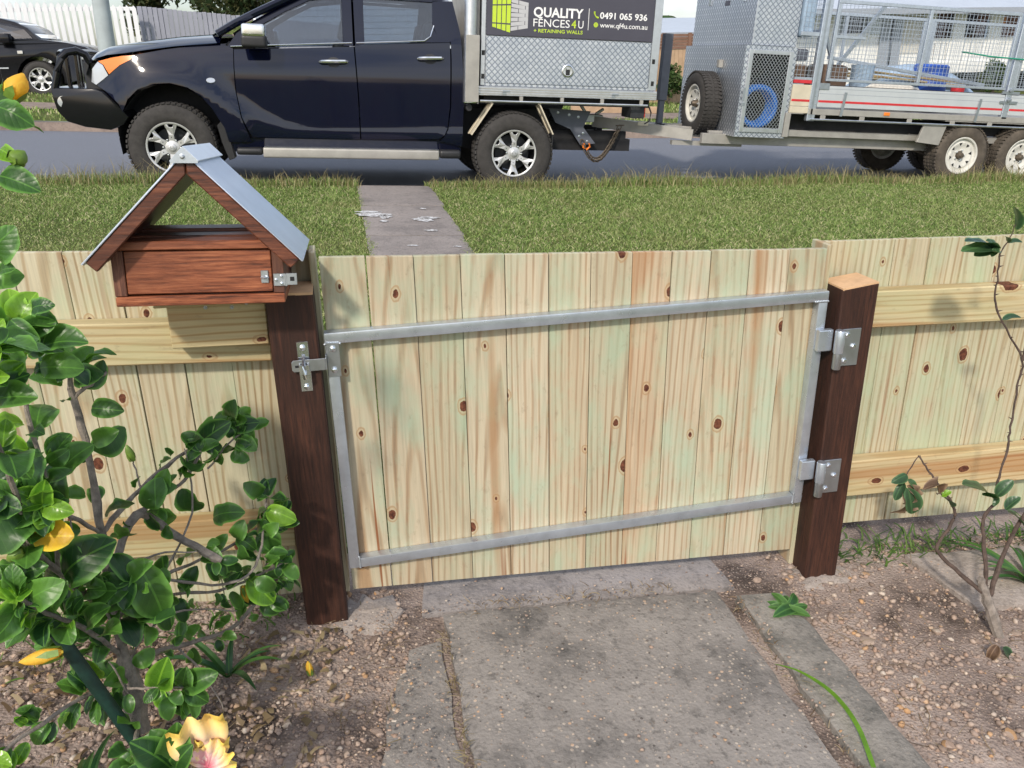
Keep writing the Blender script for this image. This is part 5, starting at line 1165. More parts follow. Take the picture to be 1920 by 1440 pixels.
# shed roof behind it
r0, r1 = at(1228, 66, 24.5), at(1345, 36, 24.5)
rs = empty('shed', (r0.x-1.5, 24.5, Hfar(r0.x, 24.5)), 'low shed with pale blue metal roof behind the tan fence', 'shed')
hh = r0.z-rs.location.z; m = MB(); m.b2((0, 0, -.2), (5.5, 3.5, hh)); m.build('wall', M['wall_cream'], rs)
m = MB(); ht = at(1300, 40, 27).z-rs.location.z; m.add([(-.3, -.3, hh), (5.8, -.3, hh), (5.8, 3.8, ht+.1), (-.3, 3.8, ht+.1), (-.3, -.3, hh+.05), (5.8, -.3, hh+.05), (5.8, 3.8, ht+.15), (-.3, 3.8, ht+.15)], [(0, 1, 2, 3), (4, 7, 6, 5), (0, 4, 5, 1), (1, 5, 6, 2), (2, 6, 7, 3), (3, 7, 4, 0)]); rf = m.build('roof', M['roof_metal'], rs)
m = MB(); m.b2((-.32, -.40, hh-.06), (5.82, -.305, hh+.06)); m.build('gutter', M['gutter'], rf)
# palm far behind
pbs = at(1240, 42, 40); pm_ = empty('palm_tree', (pbs.x, 40, Hfar(pbs.x, 40)), 'distant palm showing over the shed roof', 'palm')
ph = at(1240, 30, 40).z-pm_.location.z; m = MB(); m.tube([(0, 0, 0), (.1, 0, ph*.5), (0, 0, ph)], [.16, .12, .10], 8); m.build('trunk', M['bark_tree'], pm_, smooth=True)
for k in range(13):
    a = k*2.4; V = []; F = []
    for q in range(8):
        f_ = q/7; r = 1.25*f_; z = ph+.5*f_-1.1*f_*f_+random.uniform(-.02, .02); w_ = .16*math.sin(math.pi*(.1+.9*f_))+.02
        for s_ in (-1, 1): V.append((r*math.cos(a)-s_*w_*math.sin(a), r*math.sin(a)+s_*w_*math.cos(a), z-.05*(1 if s_ else 0)))
    F = [(2*q, 2*q+1, 2*q+3, 2*q+2) for q in range(7)]; m = MB(); m.add(V, F); m.build('frond', M['bushleaf'], pm_)
def shrub(label, px, py, t, r, h, n, seed, cat='shrub', name='shrub', group='shrubs across the road'):
    b = at(px, py, t); e = empty(name, (b.x, t, Hfar(b.x, t)), label, cat, group); m = MB(); g = random.Random(seed)
    for k in range(5): a = g.uniform(0, 6.28); m.tube([(0, 0, -.05), (r*.3*math.cos(a), r*.3*math.sin(a), h*.5), (r*.5*math.cos(a), r*.5*math.sin(a), h*.85)], [.015, .011, .005], 5)
    m.build('stem', M['bark_tree'], e); leafcloud('foliage', M['bushleaf'], (0, 0, h*.52), (r, r, h*.5), n, .045, e, seed, 20); return e
shrub('dark green shrub against the tan fence', 1256, 190, 19.7, .32, .95, 1800, 3)
shrub('low leafy plant by the timber garden edge behind the tow bar', 1165, 208, 17.8, .38, .42, 1300, 4)
gb_ = at(1145, 212, 17.7); m = MB(); m.b2((-.9, -.06, 0), (.9, .06, .14)); tag(m.build('garden_edge', M['brownfence'], None, (gb_.x, 17.5, Hfar(gb_.x, 17.5)), bevel=.01, rot=(0, .03, -.15)), 'weathered timber garden sleeper on the far lawn', 'sleeper')
# white house on the right, with a veranda
HT = 22.5
def hp(px, py, t=HT): return at(px, py, t)
x0 = hp(1500, 100).x; zg = Hfar(x0+4, HT); H = empty('white_house', (x0, HT, zg), 'low white house with a cluttered veranda behind the trailer', 'house')
def HB(name, mat, pa, pb_, d0=0., d1=.2, parent=H, bevel=0):
    """box whose front face fills the given photo rectangle on the house front"""
    a, b = hp(*pa), hp(*pb_); m = MB(); m.b2((a.x-x0, d0, a.z-zg), (b.x-x0, d1, b.z-zg)); return m.build(name, M[mat], parent, bevel=bevel)
HB('wall', 'wall_white', (1490, 22), (1733, 196), .05, 4.5)
HB('wall', 'wall_cream', (1668, 22), (1735, 100), .03, .048)
w1 = HB('window', 'winglass', (1582, 22), (1622, 63), .02, .049); HB('frame', 'gutter', (1579, 19), (1582, 66), .0, .049, w1); HB('frame', 'gutter', (1622, 19), (1625, 66), .0, .049, w1); HB('sill', 'wall_white', (1576, 63), (1628, 67), -.04, .049, w1)
w2 = HB('window_shutter', 'wall_blue', (1627, 25), (1668, 64), .0, .049)
for px in (1655, 1672): HB('down_pipe', 'gutter', (px, 35), (px+8, 132), -.06, .02)
HB('verandah_back_wall', 'brick', (1733, 20), (2050, 118), 2.2, 2.4)
HB('verandah_floor', 'wall_white', (1722, 117), (2060, 129), -.1, 2.3)
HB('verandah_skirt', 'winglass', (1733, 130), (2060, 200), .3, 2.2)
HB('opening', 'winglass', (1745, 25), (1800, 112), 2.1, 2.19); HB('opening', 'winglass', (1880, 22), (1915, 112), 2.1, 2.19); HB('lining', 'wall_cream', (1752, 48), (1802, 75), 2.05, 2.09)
for px in (1735, 1790, 1857, 1925, 1990): HB('verandah_post', 'wall_white', (px, 20), (px+6, 118), -.08, .0)
HB('handrail', 'wall_white', (1738, 72), (2050, 76), -.05, .0)
for k in range(26): HB('baluster', 'wall_white', (1742+k*11, 77), (1745+k*11, 117), -.04, -.01)
m = MB(); a, b, c = hp(1470, 24), hp(2080, 18), hp(2080, -30, HT+3)
m.add([(a.x-x0, -.7, a.z-zg), (b.x-x0, -.7, b.z-zg), (b.x-x0, 3.2, b.z-zg+1.6), (a.x-x0, 3.2, a.z-zg+1.6), (a.x-x0, -.7, a.z-zg+.05), (b.x-x0, -.7, b.z-zg+.05), (b.x-x0, 3.2, b.z-zg+1.65), (a.x-x0, 3.2, a.z-zg+1.65)], [(0, 1, 2, 3), (4, 7, 6, 5), (0, 4, 5, 1), (1, 5, 6, 2), (2, 6, 7, 3), (3, 7, 4, 0)]); hr_ = m.build('roof', M['roof_metal'], H)
m = MB(); m.b2((a.x-x0, -.82, min(a.z, b.z)-zg-.08), (b.x-x0, -.705, min(a.z, b.z)-zg+.06)); m.build('gutter', M['gutter'], hr_)
def vthing(name, label, cat, mat, pa, pb_, d0, d1, bevel=.02):
    a, b = hp(*pa, HT+d0), hp(*pb_, HT+d0); m = MB(); cx_, cz_ = (a.x+b.x)/2, b.z; m.b2((a.x-cx_, 0, 0), (b.x-cx_, d1-d0, a.z-cz_)); o = m.build(name, M[mat], None, (cx_, HT+d0, cz_), bevel=bevel, seg=2); tag(o, label, cat, 'things on the veranda'); return o
vthing('hanging_cloth', 'blue cloth hanging from the veranda beam', 'cloth', 'cloth_a', (1852, 36), (1862, 78), -.02, .01, .003)
vthing('hanging_cloth', 'orange cloth hanging at the right of the veranda', 'cloth', 'cloth_b', (1877, 32), (1884, 48), -.02, .01, .003)
vthing('storage_tub', 'red storage tub on the veranda floor behind the balusters', 'tub', 'redp', (1752, 84), (1770, 116), .4, .8)
vthing('plant_stand', 'dark cabinet on the veranda floor', 'cabinet', 'brownbag', (1800, 66), (1838, 116), .5, .9)
vthing('storage_tub', 'blue storage tub on the veranda near the middle post', 'tub', 'cloth_a', (1838, 88), (1856, 116), .3, .7)
shrub('leafy bush in front of the veranda steps', 1865, 150, 21.6, .5, .9, 1800, 9); shrub('bush at the foot of the veranda, left of the post', 1740, 150, 21.6, .35, .6, 1100, 10)

# parked black car on the far side (its front half is in view)
CT = 19.4; cw = 1.8; hub = at(76, 149, CT)
car = empty('parked_car', (hub.x, CT, hub.z-.345), 'black four-wheel-drive wagon parked on the far verge', 'car')
def cl(px, py): p = at(px, py, CT); return (p.x-hub.x, p.z-hub.z+.345)
bprof = [cl(172, 100), cl(173, 130), cl(160, 152), cl(110, 158)]
arch_c = [(.43*math.cos(a), .345+.43*math.sin(a)) for a in np.linspace(-.25, math.pi+.25, 12)]
base = [(p[0], p[1]) for p in bprof[:3]]+[(.62, .30)]+arch_c+[(-.62, .22), (-2.1, .22)]+[(-2.7+.43*math.cos(a), .345+.43*math.sin(a)) for a in np.linspace(-.25, math.pi+.25, 12)]+[(-3.6, .35), (-3.65, .95), (-3.5, 1.05), (-2.5, 1.06), (-1.05, 1.05)]+[cl(75, 74), cl(120, 80), cl(155, 88)]
m = MB(); yin = [.05 if p[0] < .5 else .18 for p in base]; m.prism(base, yin, [cw-y for y in yin]); cb = m.build('body', M['carblack'], car, bevel=.02, seg=2, smooth=True)
gp_ = [cl(72, 75), cl(45, 52), cl(18, 40), cl(-10, 33), (-2.9, 1.72), (-3.45, 1.55), (-3.55, 1.05)]
m = MB(); yi = [.12, .20, .26, .28, .28, .26, .12]; m.prism(gp_, yi, [cw-y for y in yi]); cabn = m.build('cabin', M['carblack'], car, bevel=.03, seg=2, smooth=True)
m = MB(); a, b = cl(70, 73), cl(22, 42); m.add([(a[0]+.012, .22, a[1]+.02), (b[0]+.012, .32, b[1]+.005), (b[0]+.012, cw-.32, b[1]+.005), (a[0]+.012, cw-.22, a[1]+.02)], [(0, 1, 2, 3)]); m.build('windscreen', M['glass_clear'], cabn)
m = MB(); m.prism([cl(58, 72), cl(40, 55), cl(15, 45), (-1.55, 1.6), (-1.55, 1.10)], [.10, .17, .20, .20, .10], [.14, .22, .25, .25, .14]); m.build('side_window', M['glass'], cabn)
m = MB(); m.prism([(-1.62, 1.10), (-1.62, 1.6), (-2.7, 1.6), (-2.7, 1.10)], [.10, .20, .20, .10], [.14, .25, .25, .14]); m.build('side_window', M['glass'], cabn)
m = MB(); p = cl(160, 100); m.b2((p[0]-.18, .10, p[1]-.12), (p[0]+.02, .42, p[1]+.06)); m.build('headlight', M['lamp'], cb, bevel=.03, seg=2, smooth=True)
m = MB(); p = cl(36, 98); m.b2((p[0]-.05, .038, p[1]-.03), (p[0]+.05, .052, p[1]+.03)); m.build('side_repeater', M['lamp'], cb, bevel=.005)
m = MB(); p = cl(8, 72); m.b2((p[0]-.10, -.12, p[1]-.08), (p[0]+.12, .10, p[1]+.09)); m.build('mirror', M['carblack'], cabn, bevel=.04, seg=2, smooth=True)
m = MB(); p = cl(10, 128); m.b2((-2.1, .030, p[1]-.01), (-.55, .048, p[1]+.015)); m.build('side_moulding', M['galv_dull'], cb)
for u in (-.72, -1.75): MB().b2((u, .046, .25), (u+.01, .052, 1.05)).build('door_seam', M['dark'], cb)
for u in (0, -2.7):
    for fl, y in ((False, .03), (True, cw-.03)):
        wo = make_wheel(car, u, y, .345, .345, .21, .215, 'alloy', flip=fl)

# ------------------------------------------------------------------ plants in the garden
def leaf_mesh(name, L, wd, curl, fold, wavy, seed, mat, tipdroop=.0):
    g = random.Random(seed); n = 11; V = []; F = []; ph = g.uniform(0, 6); ph2 = g.uniform(0, 6); skew = g.uniform(-.12, .12)
    Q = (-1, -.66, -.33, 0, .33, .66, 1)
    for i in range(n+1):
        f_ = i/n; y = L*f_; w_ = wd*2.06*((f_+.012)**.52)*((1.0001-f_)**.55) if i < n else wd*.10
        z0 = curl*L*math.sin(f_*math.pi*.9)-tipdroop*L*f_*f_; bend = skew*L*math.sin(f_*math.pi)
        for q in Q:
            wv = wavy*wd*abs(q)**2*(math.sin(f_*8.5+ph+(1.6 if q > 0 else 0))+.5*math.sin(f_*17+ph2))
            V.append((q*w_+bend, y, z0+fold*(abs(q)**1.4)*w_+wv*min(1, 4*f_*(1-f_)+.1)))
    k = len(Q)
    for i in range(n):
        for q in range(k-1): F.append((i*k+q, i*k+q+1, (i+1)*k+q+1, (i+1)*k+q))
    me = bpy.data.meshes.new(name); me.from_pydata(V, [], F); sm(me, 3.2); me.materials.append(M[mat])
    ea = me.attributes.new('edge', 'FLOAT', 'POINT'); ea.data.foreach_set('value', [1. if abs(q) == 1 else 0. for i in range(n+1) for q in Q]); return me
HL = [leaf_mesh('leaf', .074, .024, .10, .32, .15, k, 'leaf', .20) for k in range(6)]+[leaf_mesh('leaf', .076, .030, .16, .18, .20, k+9, 'leaf', .34) for k in range(6)]
HLB = [leaf_mesh('leaf', .060, .020, .10, .35, .14, k+20, 'leaf_bright', .15) for k in range(4)]
HLY = [leaf_mesh('leaf', .075, .028, .05, .15, .06, 31, 'leaf_yellow')]
RL = [leaf_mesh('leaf', .045, .0125, .06, .25, .06, k+40, 'leaf_rose', .1) for k in range(3)]; RD = [leaf_mesh('leaf', .050, .016, .25, .8, .35, k+50, 'leaf_dry', .6) for k in range(2)]
def put_leaf(parent, meshes, p, d, up, sc, roll=0., name='leaf'):
    """leaf with its stalk end at p, pointing along d, upper face towards up"""
    d = Vector(d).normalized(); up = Vector(up); x = d.cross(up)
    if x.length < 1e-3: x = d.cross(Vector((.3, 1, .2)))
    x.normalize(); z = x.cross(d); R = Matrix((x, d, z)).transposed().to_4x4() @ Matrix.Rotation(roll, 4, 'Y')
    o = link(name, random.choice(meshes), None, parent); o.matrix_basis = Matrix.Translation(Vector(p)-parent.location) @ R @ Matrix.Scale(sc, 4); return o
def curve_pts(pts, n=5):
    P = [Vector(p) for p in pts]; out = []
    for i in range(len(P)-1):
        p0, p1, p2, p3 = P[max(i-1, 0)], P[i], P[i+1], P[min(i+2, len(P)-1)]
        for k in range(n):
            t = k/n; out.append(.5*((2*p1)+(p2-p0)*t+(2*p0-5*p1+4*p2-p3)*t*t+(-p0+3*p1-3*p2+p3)*t**3))
    out.append(P[-1]); return out
gs = lambda s, t: soilz(s, t)
TOCAM = lambda p: (Vector((0, 0, CAM_H))-Vector(p)).normalized()
hib = empty('hibiscus_bush', (-.40, 1.34, gs(-.40, 1.34)), 'glossy green hibiscus bush with yellow buds in front of the left fence', 'bush')
def branch(parent, path, r0, r1, mat='bark', name='branch', n=5):
    pts = curve_pts([at(*q) if len(q) == 3 and q[2] != 'w' else Vector(q[:3]) for q in path], n); k = len(pts)
    pts = [p+Vector((random.uniform(-1, 1), random.uniform(-1, 1), random.uniform(-1, 1)))*.0016 for p in pts]
    m = MB(); m.tube([p-parent.location for p in pts], [.78*(r0+(r1-r0)*i/(k-1))*random.uniform(.86, 1.16) for i in range(k)], 8); m.build(name, M[mat], parent, smooth=True); return pts
BR = []
B = lambda path, r0, r1, dens, big=1., **kw: BR.append((branch(hib, path, r0, r1, **kw), dens, big))
B([(262, 1345, 1.335), (225, 1200, 1.36), (192, 1010, 1.42), (166, 850, 1.45), (137, 742, 1.46), (128, 690, 1.46)], .014, .005, 9)
B([(137, 745, 1.46), (170, 720, 1.47), (200, 697, 1.48)], .005, .004, 0)
B([(190, 1000, 1.42), (250, 930, 1.52), (330, 860, 1.62), (400, 815, 1.68), (442, 792, 1.70)], .007, .003, 7)
B([(205, 1100, 1.40), (255, 965, 1.50), (330, 1005, 1.52), (414, 1052, 1.50)], .011, .011, 2)
B([(255, 965, 1.50), (300, 930, 1.55), (345, 900, 1.6), (378, 845, 1.62)], .006, .004, 5)
B([(238, 1240, 1.37), (330, 1212, 1.46), (430, 1180, 1.55), (487, 1122, 1.60), (525, 1080, 1.62)], .008, .004, 13, .8)
B([(215, 1180, 1.38), (300, 1120, 1.48), (410, 1108, 1.55), (470, 1085, 1.58), (530, 1055, 1.60)], .005, .003, 11, .8)
B([(210, 1170, 1.38), (300, 1085, 1.48), (440, 1020, 1.60), (520, 962, 1.66)], .006, .003, 12, .85)
B([(300, 1085, 1.48), (420, 1095, 1.5), (480, 1060, 1.55), (497, 960, 1.62), (500, 930, 1.63)], .004, .003, 5, .75)
B([(205, 1150, 1.38), (120, 1080, 1.34), (50, 1020, 1.30), (-10, 930, 1.28)], .009, .005, 18, 1.05)
B([(110, 1075, 1.34), (95, 930, 1.33), (55, 790, 1.33), (40, 690, 1.34), (30, 610, 1.34)], .006, .003, 18, 1.1)
B([(60, 1030, 1.30), (20, 900, 1.24), (-25, 760, 1.2), (-20, 640, 1.18)], .006, .003, 18, 1.05)
B([(-60, 1000, 1.12), (-45, 700, 1.08), (-35, 450, 1.06), (-30, 300, 1.06), (-14, 205, 1.07)], .007, .003, 4, .8)
B([(230, 1230, 1.36), (160, 1180, 1.30), (90, 1150, 1.26), (30, 1120, 1.22)], .006, .004, 20, 1.0)
B([(240, 1270, 1.345), (170, 1300, 1.28), (60, 1370, 1.18), (-20, 1430, 1.12)], .005, .004, 12, .95)
B([(213, 1262, 1.35), (245, 1290, 1.30), (300, 1288, 1.30), (345, 1290, 1.32)], .0035, .002, 6, .75)
B([(262, 1345, 1.325), (250, 1420, 1.18), (290, 1450, 1.10), (320, 1425, 1.08)], .005, .003, 7, 1.1)
B([(190, 1000, 1.42), (120, 960, 1.36), (80, 950, 1.30), (75, 940, 1.28)], .005, .003, 8, 1.1)
B([(200, 1100, 1.40), (270, 1160, 1.40), (300, 1120, 1.38), (245, 1090, 1.35)], .004, .003, 9, 1.1)
B([(390, 880, 1.64), (430, 830, 1.66), (470, 800, 1.68)], .003, .002, 4, .8)
for tw in ([(205, 1090, 1.40), (290, 1040, 1.44), (370, 1035, 1.46)], [(240, 1235, 1.37), (320, 1150, 1.46), (445, 1145, 1.52)], [(300, 1085, 1.48), (360, 960, 1.56), (345, 840, 1.6)], [(230, 1200, 1.36), (150, 1060, 1.36), (130, 960, 1.37)], [(487, 1122, 1.60), (505, 1040, 1.62), (545, 1035, 1.63)], [(262, 1345, 1.33), (235, 1290, 1.30), (205, 1240, 1.28)], [(330, 1212, 1.46), (380, 1260, 1.44), (420, 1330, 1.40)], [(270, 925, 1.54), (258, 895, 1.58), (250, 863, 1.6)]):
    branch(hib, tw, .0034, .0016, name='twig')
nleaf = 0; LATER = []
def add_leaf(meshes, p, d, up, sc, roll=0.):
    """the first 250 scattered leaves are parts of their own, the rest are gathered into one mass"""
    global nleaf
    nleaf += 1; o = put_leaf(hib, meshes, p, d, up, sc, roll)
    if nleaf > 250: LATER.append(o)
for pts, dens, big in sorted(BR, key=lambda b: -b[2]*b[1]):
    if not dens: continue
    for k in range(int(dens*2.7)):
        f_ = 1-random.random()**1.15*.9; i = min(int(f_*(len(pts)-1)), len(pts)-2); p = pts[i].lerp(pts[i+1], random.random()); tan = (pts[i+1]-pts[i]).normalized()
        a = random.uniform(0, 6.28); side = tan.cross(Vector((math.cos(a), math.sin(a), .3))).normalized(); d = (side*1.0+tan*.45+Vector((0, -.35, .05))).normalized()
        up = (TOCAM(p)*.9+Vector((-.2, -.1, .8))+Vector((random.uniform(-.7, .7), random.uniform(-.5, .5), random.uniform(-.3, .5)))).normalized()
        stalk = p+d*random.uniform(.008, .022)
        add_leaf(HL if random.random() < .82 else HLB, stalk, d, up, big*random.uniform(.32, .88), random.uniform(-.9, .9))
    tip = pts[-1]; tan = (pts[-1]-pts[-3]).normalized()
    for k in range(4):           # young rosette at the tip
        a = k*1.3+random.random(); d = (Vector((math.cos(a), math.sin(a)*.5, math.sin(a)*.8))*.9+tan*.4); add_leaf(HLB, tip, d, TOCAM(tip)+Vector((0, 0, .5)), big*random.uniform(.5, .9))
V = []; F = []; E_ = []
for o in LATER:
    b = len(V); V += [tuple(o.matrix_basis @ v.co) for v in o.data.vertices]; F += [tuple(b+i for i in p.vertices) for p in o.data.polygons]; E_ += [d.value for d in o.data.attributes['edge'].data]
    bpy.data.objects.remove(o)
if V:
    me = bpy.data.meshes.new('small_leaves'); me.from_pydata(V, [], F); sm(me, 3.2); ea = me.attributes.new('edge', 'FLOAT', 'POINT'); ea.data.foreach_set('value', E_)
    link('small_leaves', me, M['leaf'], hib)['kind'] = 'stuff'
# leaves that stand out in the photograph: (pixel of stalk, pixel of tip, distance, kind)
for (a, b, t, kind) in [((60, 580), (92, 568), 1.32, 0), ((20, 600), (75, 650), 1.30, 0), ((80, 650), (163, 635), 1.32, 0), ((10, 640), (30, 725), 1.28, 0), ((75, 690), (148, 688), 1.33, 0), ((172, 765), (232, 770), 1.46, 0), ((15, 845), (60, 900), 1.24, 0),
        ((80, 945), (40, 955), 1.27, 1), ((80, 945), (82, 905), 1.27, 1), ((80, 945), (135, 960), 1.27, 1), ((80, 945), (90, 1000), 1.27, 1), ((80, 945), (30, 920), 1.28, 1), ((62, 1005), (140, 1005), 1.275, 2), ((150, 1010), (200, 1050), 1.32, 0), ((120, 1080), (195, 1015), 1.31, 0), ((30, 1080), (85, 1060), 1.25, 0),
        ((195, 1130), (260, 1080), 1.38, 0), ((260, 1060), (315, 1165), 1.37, 0), ((465, 1085), (515, 1130), 1.57, 1), ((445, 1005), (480, 1030), 1.6, 0), ((400, 970), (452, 955), 1.6, 0), ((500, 955), (555, 975), 1.62, 1), ((440, 800), (480, 790), 1.69, 0), ((430, 795), (470, 835), 1.69, 0), ((375, 830), (430, 790), 1.66, 0),
        ((0, 330), (75, 355), 1.04, 0), ((-10, 200), (55, 225), 1.05, 0), ((-15, 480), (15, 430), 1.05, 0), ((0, 510), (22, 500), 1.05, 0), ((0, 280), (30, 300), 1.05, 1), ((295, 1290), (310, 1240), 1.3, 1), ((295, 1290), (268, 1320), 1.3, 0), ((300, 1292), (312, 1330), 1.3, 1), ((345, 1290), (405, 1262), 1.31, 0), ((345, 1285), (345, 1262), 1.31, 0), ((350, 1290), (390, 1318), 1.31, 0),
        ((320, 1440), (250, 1390), 1.06, 0), ((330, 1435), (330, 1365), 1.07, 0), ((330, 1440), (352, 1400), 1.06, 0), ((300, 1450), (240, 1440), 1.05, 0)]:
    pa, pb_ = at(a[0], a[1], t), at(b[0], b[1], t-.02); d = pb_-pa; L = d.length; ms = (HL, HLB, HLY)[kind]; base_L = (.08, .060, .075)[kind]
    put_leaf(hib, ms, pa, d, TOCAM(pa)+Vector((-.1, -.1, .45)), L/base_L, random.uniform(-.25, .25)); nleaf += 1
def bud(parent, pa, pb_, t, mat='petal', green=True, rad=.011):
    a, b = at(*pa, t), at(*pb_, t); d = b-a; L = d.length; m = MB(); R = d.to_track_quat('Y', 'Z').to_matrix()
    prof = [(.002, 0), (rad*.8, L*.18), (rad, L*.42), (rad*.9, L*.65), (rad*.62, L*.85), (rad*.2, L)]
    m.lathe([(r, y) for r, y in prof], 10); m.v = [tuple(R @ (Vector(v)*(1+.05*math.sin(7*i)))) for i, v in enumerate(m.v)]
    bo = m.build('bud', M[mat], parent, a-parent.location, smooth=True)
    if green:
        c = MB()
        for k in range(5):
            an = k*1.2566; p = lambda r, y, da=0.: R @ Vector((r*math.cos(an+da), y, r*math.sin(an+da)))
            c.add([p(rad*.85, L*.05, -.5), p(rad*.85, L*.05, .5), p(rad*1.12, L*.32, .42), p(rad*1.15, L*.58, 0), p(rad*1.12, L*.32, -.42)], [(0, 1, 2, 3, 4)])
        c.build('calyx', M['bud'], bo)
    return bo
bud(hib, (18, 185), (42, 140), 1.06, rad=.012); bud(hib, (22, 305), (45, 285), 1.04, 'bud', rad=.010); bud(hib, (118, 1222), (40, 1240), 1.20, rad=.012); bud(hib, (455, 1098), (465, 1130), 1.57, rad=.008); bud(hib, (250, 865), (238, 835), 1.6, 'bud', rad=.008); bud(hib, (40, 1030), (15, 1050), 1.24, 'bud', rad=.011)
# open crumpled flower at the bottom edge
fl = at(390, 1440, 1.06); fd_ = bpy.data.objects
def petal(k):
    g = random.Random(k); V = []; F = []; n = 14
    for i in range(n+1):
        for j in range(n+1):
            u, v = i/n, j/n*2-1; w_ = .032*math.sin(min(1, u*1.25)*math.pi*.62); V.append((v*w_, .068*u, (.006*math.sin(v*9+k*2)+.006*math.sin(u*11+v*4+k)+.0*v)*u+.0020*g.uniform(-1, 1)*u))
    for i in range(n):
        for j in range(n): F.append((i*(n+1)+j, i*(n+1)+j+1, (i+1)*(n+1)+j+1, (i+1)*(n+1)+j))
    me = bpy.data.meshes.new('petal'); me.from_pydata(V, [], F); sm(me, 3.1); me.materials.append(M['petal_pink']); return me
pm2 = N('pink_yellow_petal'); tc = pm2.new('ShaderNodeTexCoord'); sx = pm2.new('ShaderNodeSeparateXYZ'); pm2.ln(tc.outputs['Object'], sx.inputs[0])
rad_ = pm2.math('ADD', pm2.math('MULTIPLY', sx.outputs['Y'], 12.0), pm2.math('MULTIPLY', pm2.math('ABSOLUTE', sx.outputs['X']), 12.0)); cc = pm2.ramp(rad_, [(.10, (.62, .16, .22)), (.42, (.82, .55, .52)), (.70, (.86, .62, .30)), (1.0, (.86, .60, .12))]); pm2.set(cc, .55, 0, .3); pm2.b.inputs['Subsurface Weight'].default_value = .15; pm2.b.inputs['Subsurface Radius'].default_value = (.004, .003, .001); M['petal_pink'] = pm2.m
flo = link('flower_stem', None, None, hib) if False else None
for k, (tx, ty) in enumerate(((362, 1352), (398, 1385), (420, 1402), (372, 1400), (410, 1445))):
    tip = at(tx, ty, 1.06); d = tip-fl; o = link('petal', petal(k), None, hib); x = d.normalized().cross(TOCAM(fl)).normalized(); z = x.cross(d.normalized())
    o.matrix_basis = Matrix.Translation(fl-hib.location) @ Matrix((x, d.normalized(), z)).transposed().to_4x4() @ Matrix.Scale(max(.6, d.length/.068), 4)
# stub of old trunk at the base
branch(hib, [(258, 1375, 1.30), (250, 1300, 1.34), (235, 1225, 1.37)], .030, .022, name='trunk')
# green stake
a, b = at(105, 1185, 1.26), at(258, 1395, 1.27); a2 = b+(a-b)*1.0
m = MB(); n = 10; m.tube([a2-b+(b-a2)*(k/n) for k in range(n+1)]+[(b-a2)*.04], [.0115]*(n+1)+[.010], 10)
tag(m.build('garden_stake', M['stake'], None, b, smooth=True), 'dark green painted stake leaning under the hibiscus', 'stake')
# strap-leaved clumps
def strap_clump(label, px, py, t, n, L, seed, spread=1.):
    c = at(px, py, t); c = Vector((c.x, c.y, gs(c.x, c.y))); e = empty('strap_leaf_plant', c, label, 'plant', 'strap-leaved clumps'); g = random.Random(seed)
    for k in range(n):
        a = g.uniform(0, 6.28); V = []; F = []; l = L*g.uniform(.6, 1.1); ns = 9; w_ = .008*g.uniform(.7, 1.2); sp = spread*g.uniform(.4, 1.)
        for i in range(ns+1):
            f_ = i/ns; r = l*sp*f_; z = l*(.62*f_-.66*f_*f_*sp); ww = w_*(1-f_**3)+.0006
            for q in (-1, 0, 1): V.append((r*math.cos(a)-q*ww*math.sin(a), r*math.sin(a)+q*ww*math.cos(a), z+abs(q)*ww*.5+.004))
        for i in range(ns):
            for q in range(2): F.append((i*3+q, i*3+q+1, i*3+q+4, i*3+q+3))
        m = MB(); m.add(V, F); m.build('strap_leaf', M['strap'], e, smooth=True)
strap_clump('dark strap-leaved clump under the hibiscus by the left post', 420, 1215, 1.56, 8, .26, 2); strap_clump('strap-leaved clump at the bottom left corner', 90, 1330, 1.20, 18, .30, 3); strap_clump('strap-leaved clump beside the rose at the right edge', 1935, 1100, 1.58, 16, .34, 4)
# rose on the right
ros = empty('rose_bush', (*at(1880, 1232, 1.42).xy, gs(at(1880, 1232, 1.42).x, 1.42)), 'pruned rose bush with one tall bare stem at the right edge', 'bush')
rb = [branch(ros, p, r0, r1, 'bark_dark' if i else 'bark', 'stem' if i else 'trunk') for i, (p, r0, r1) in enumerate([
    ([(1888, 1245, 1.41), (1868, 1180, 1.43), (1848, 1115, 1.46), (1838, 1085, 1.47)], .020, .012),
    ([(1848, 1118, 1.46), (1848, 1060, 1.49), (1843, 975, 1.53), (1866, 945, 1.55)], .007, .005), ([(1855, 1118, 1.46), (1870, 1070, 1.48), (1900, 1000, 1.5), (1930, 955, 1.5)], .008, .006),
    ([(1842, 1110, 1.46), (1800, 1075, 1.52), (1757, 1030, 1.60), (1782, 985, 1.62), (1790, 955, 1.63), (1760, 908, 1.64), (1738, 880, 1.65), (1723, 855, 1.66)], .0075, .0025),
    ([(1866, 945, 1.55), (1870, 905, 1.56), (1888, 845, 1.57), (1895, 800, 1.58), (1908, 725, 1.58), (1917, 675, 1.58), (1880, 604, 1.58), (1865, 561, 1.58), (1871, 518, 1.57), (1874, 475, 1.56)], .0038, .0024),
    ([(1917, 675, 1.58), (1925, 640, 1.58)], .004, .003), ([(1723, 855, 1.66), (1700, 890, 1.65), (1693, 920, 1.64)], .002, .0015), ([(1874, 475, 1.56), (1892, 450, 1.56), (1905, 420, 1.56)], .002, .0012), ([(1790, 955, 1.63), (1770, 930, 1.62), (1756, 925, 1.62)], .003, .002)])]
for pts in rb[1:6]:
    m = MB()
    for i in range(2, len(pts)-1, 2):
        a = random.uniform(0, 6.28); d = Vector((math.cos(a), math.sin(a)*.5, .2)).normalized(); p = pts[i]-ros.location; m.tube([p, p+d*.005, p+d*.011], [.0022, .0013, .0003], 5)
    m.build('thorns', M['bark_dark'], ros)['kind'] = 'stuff'
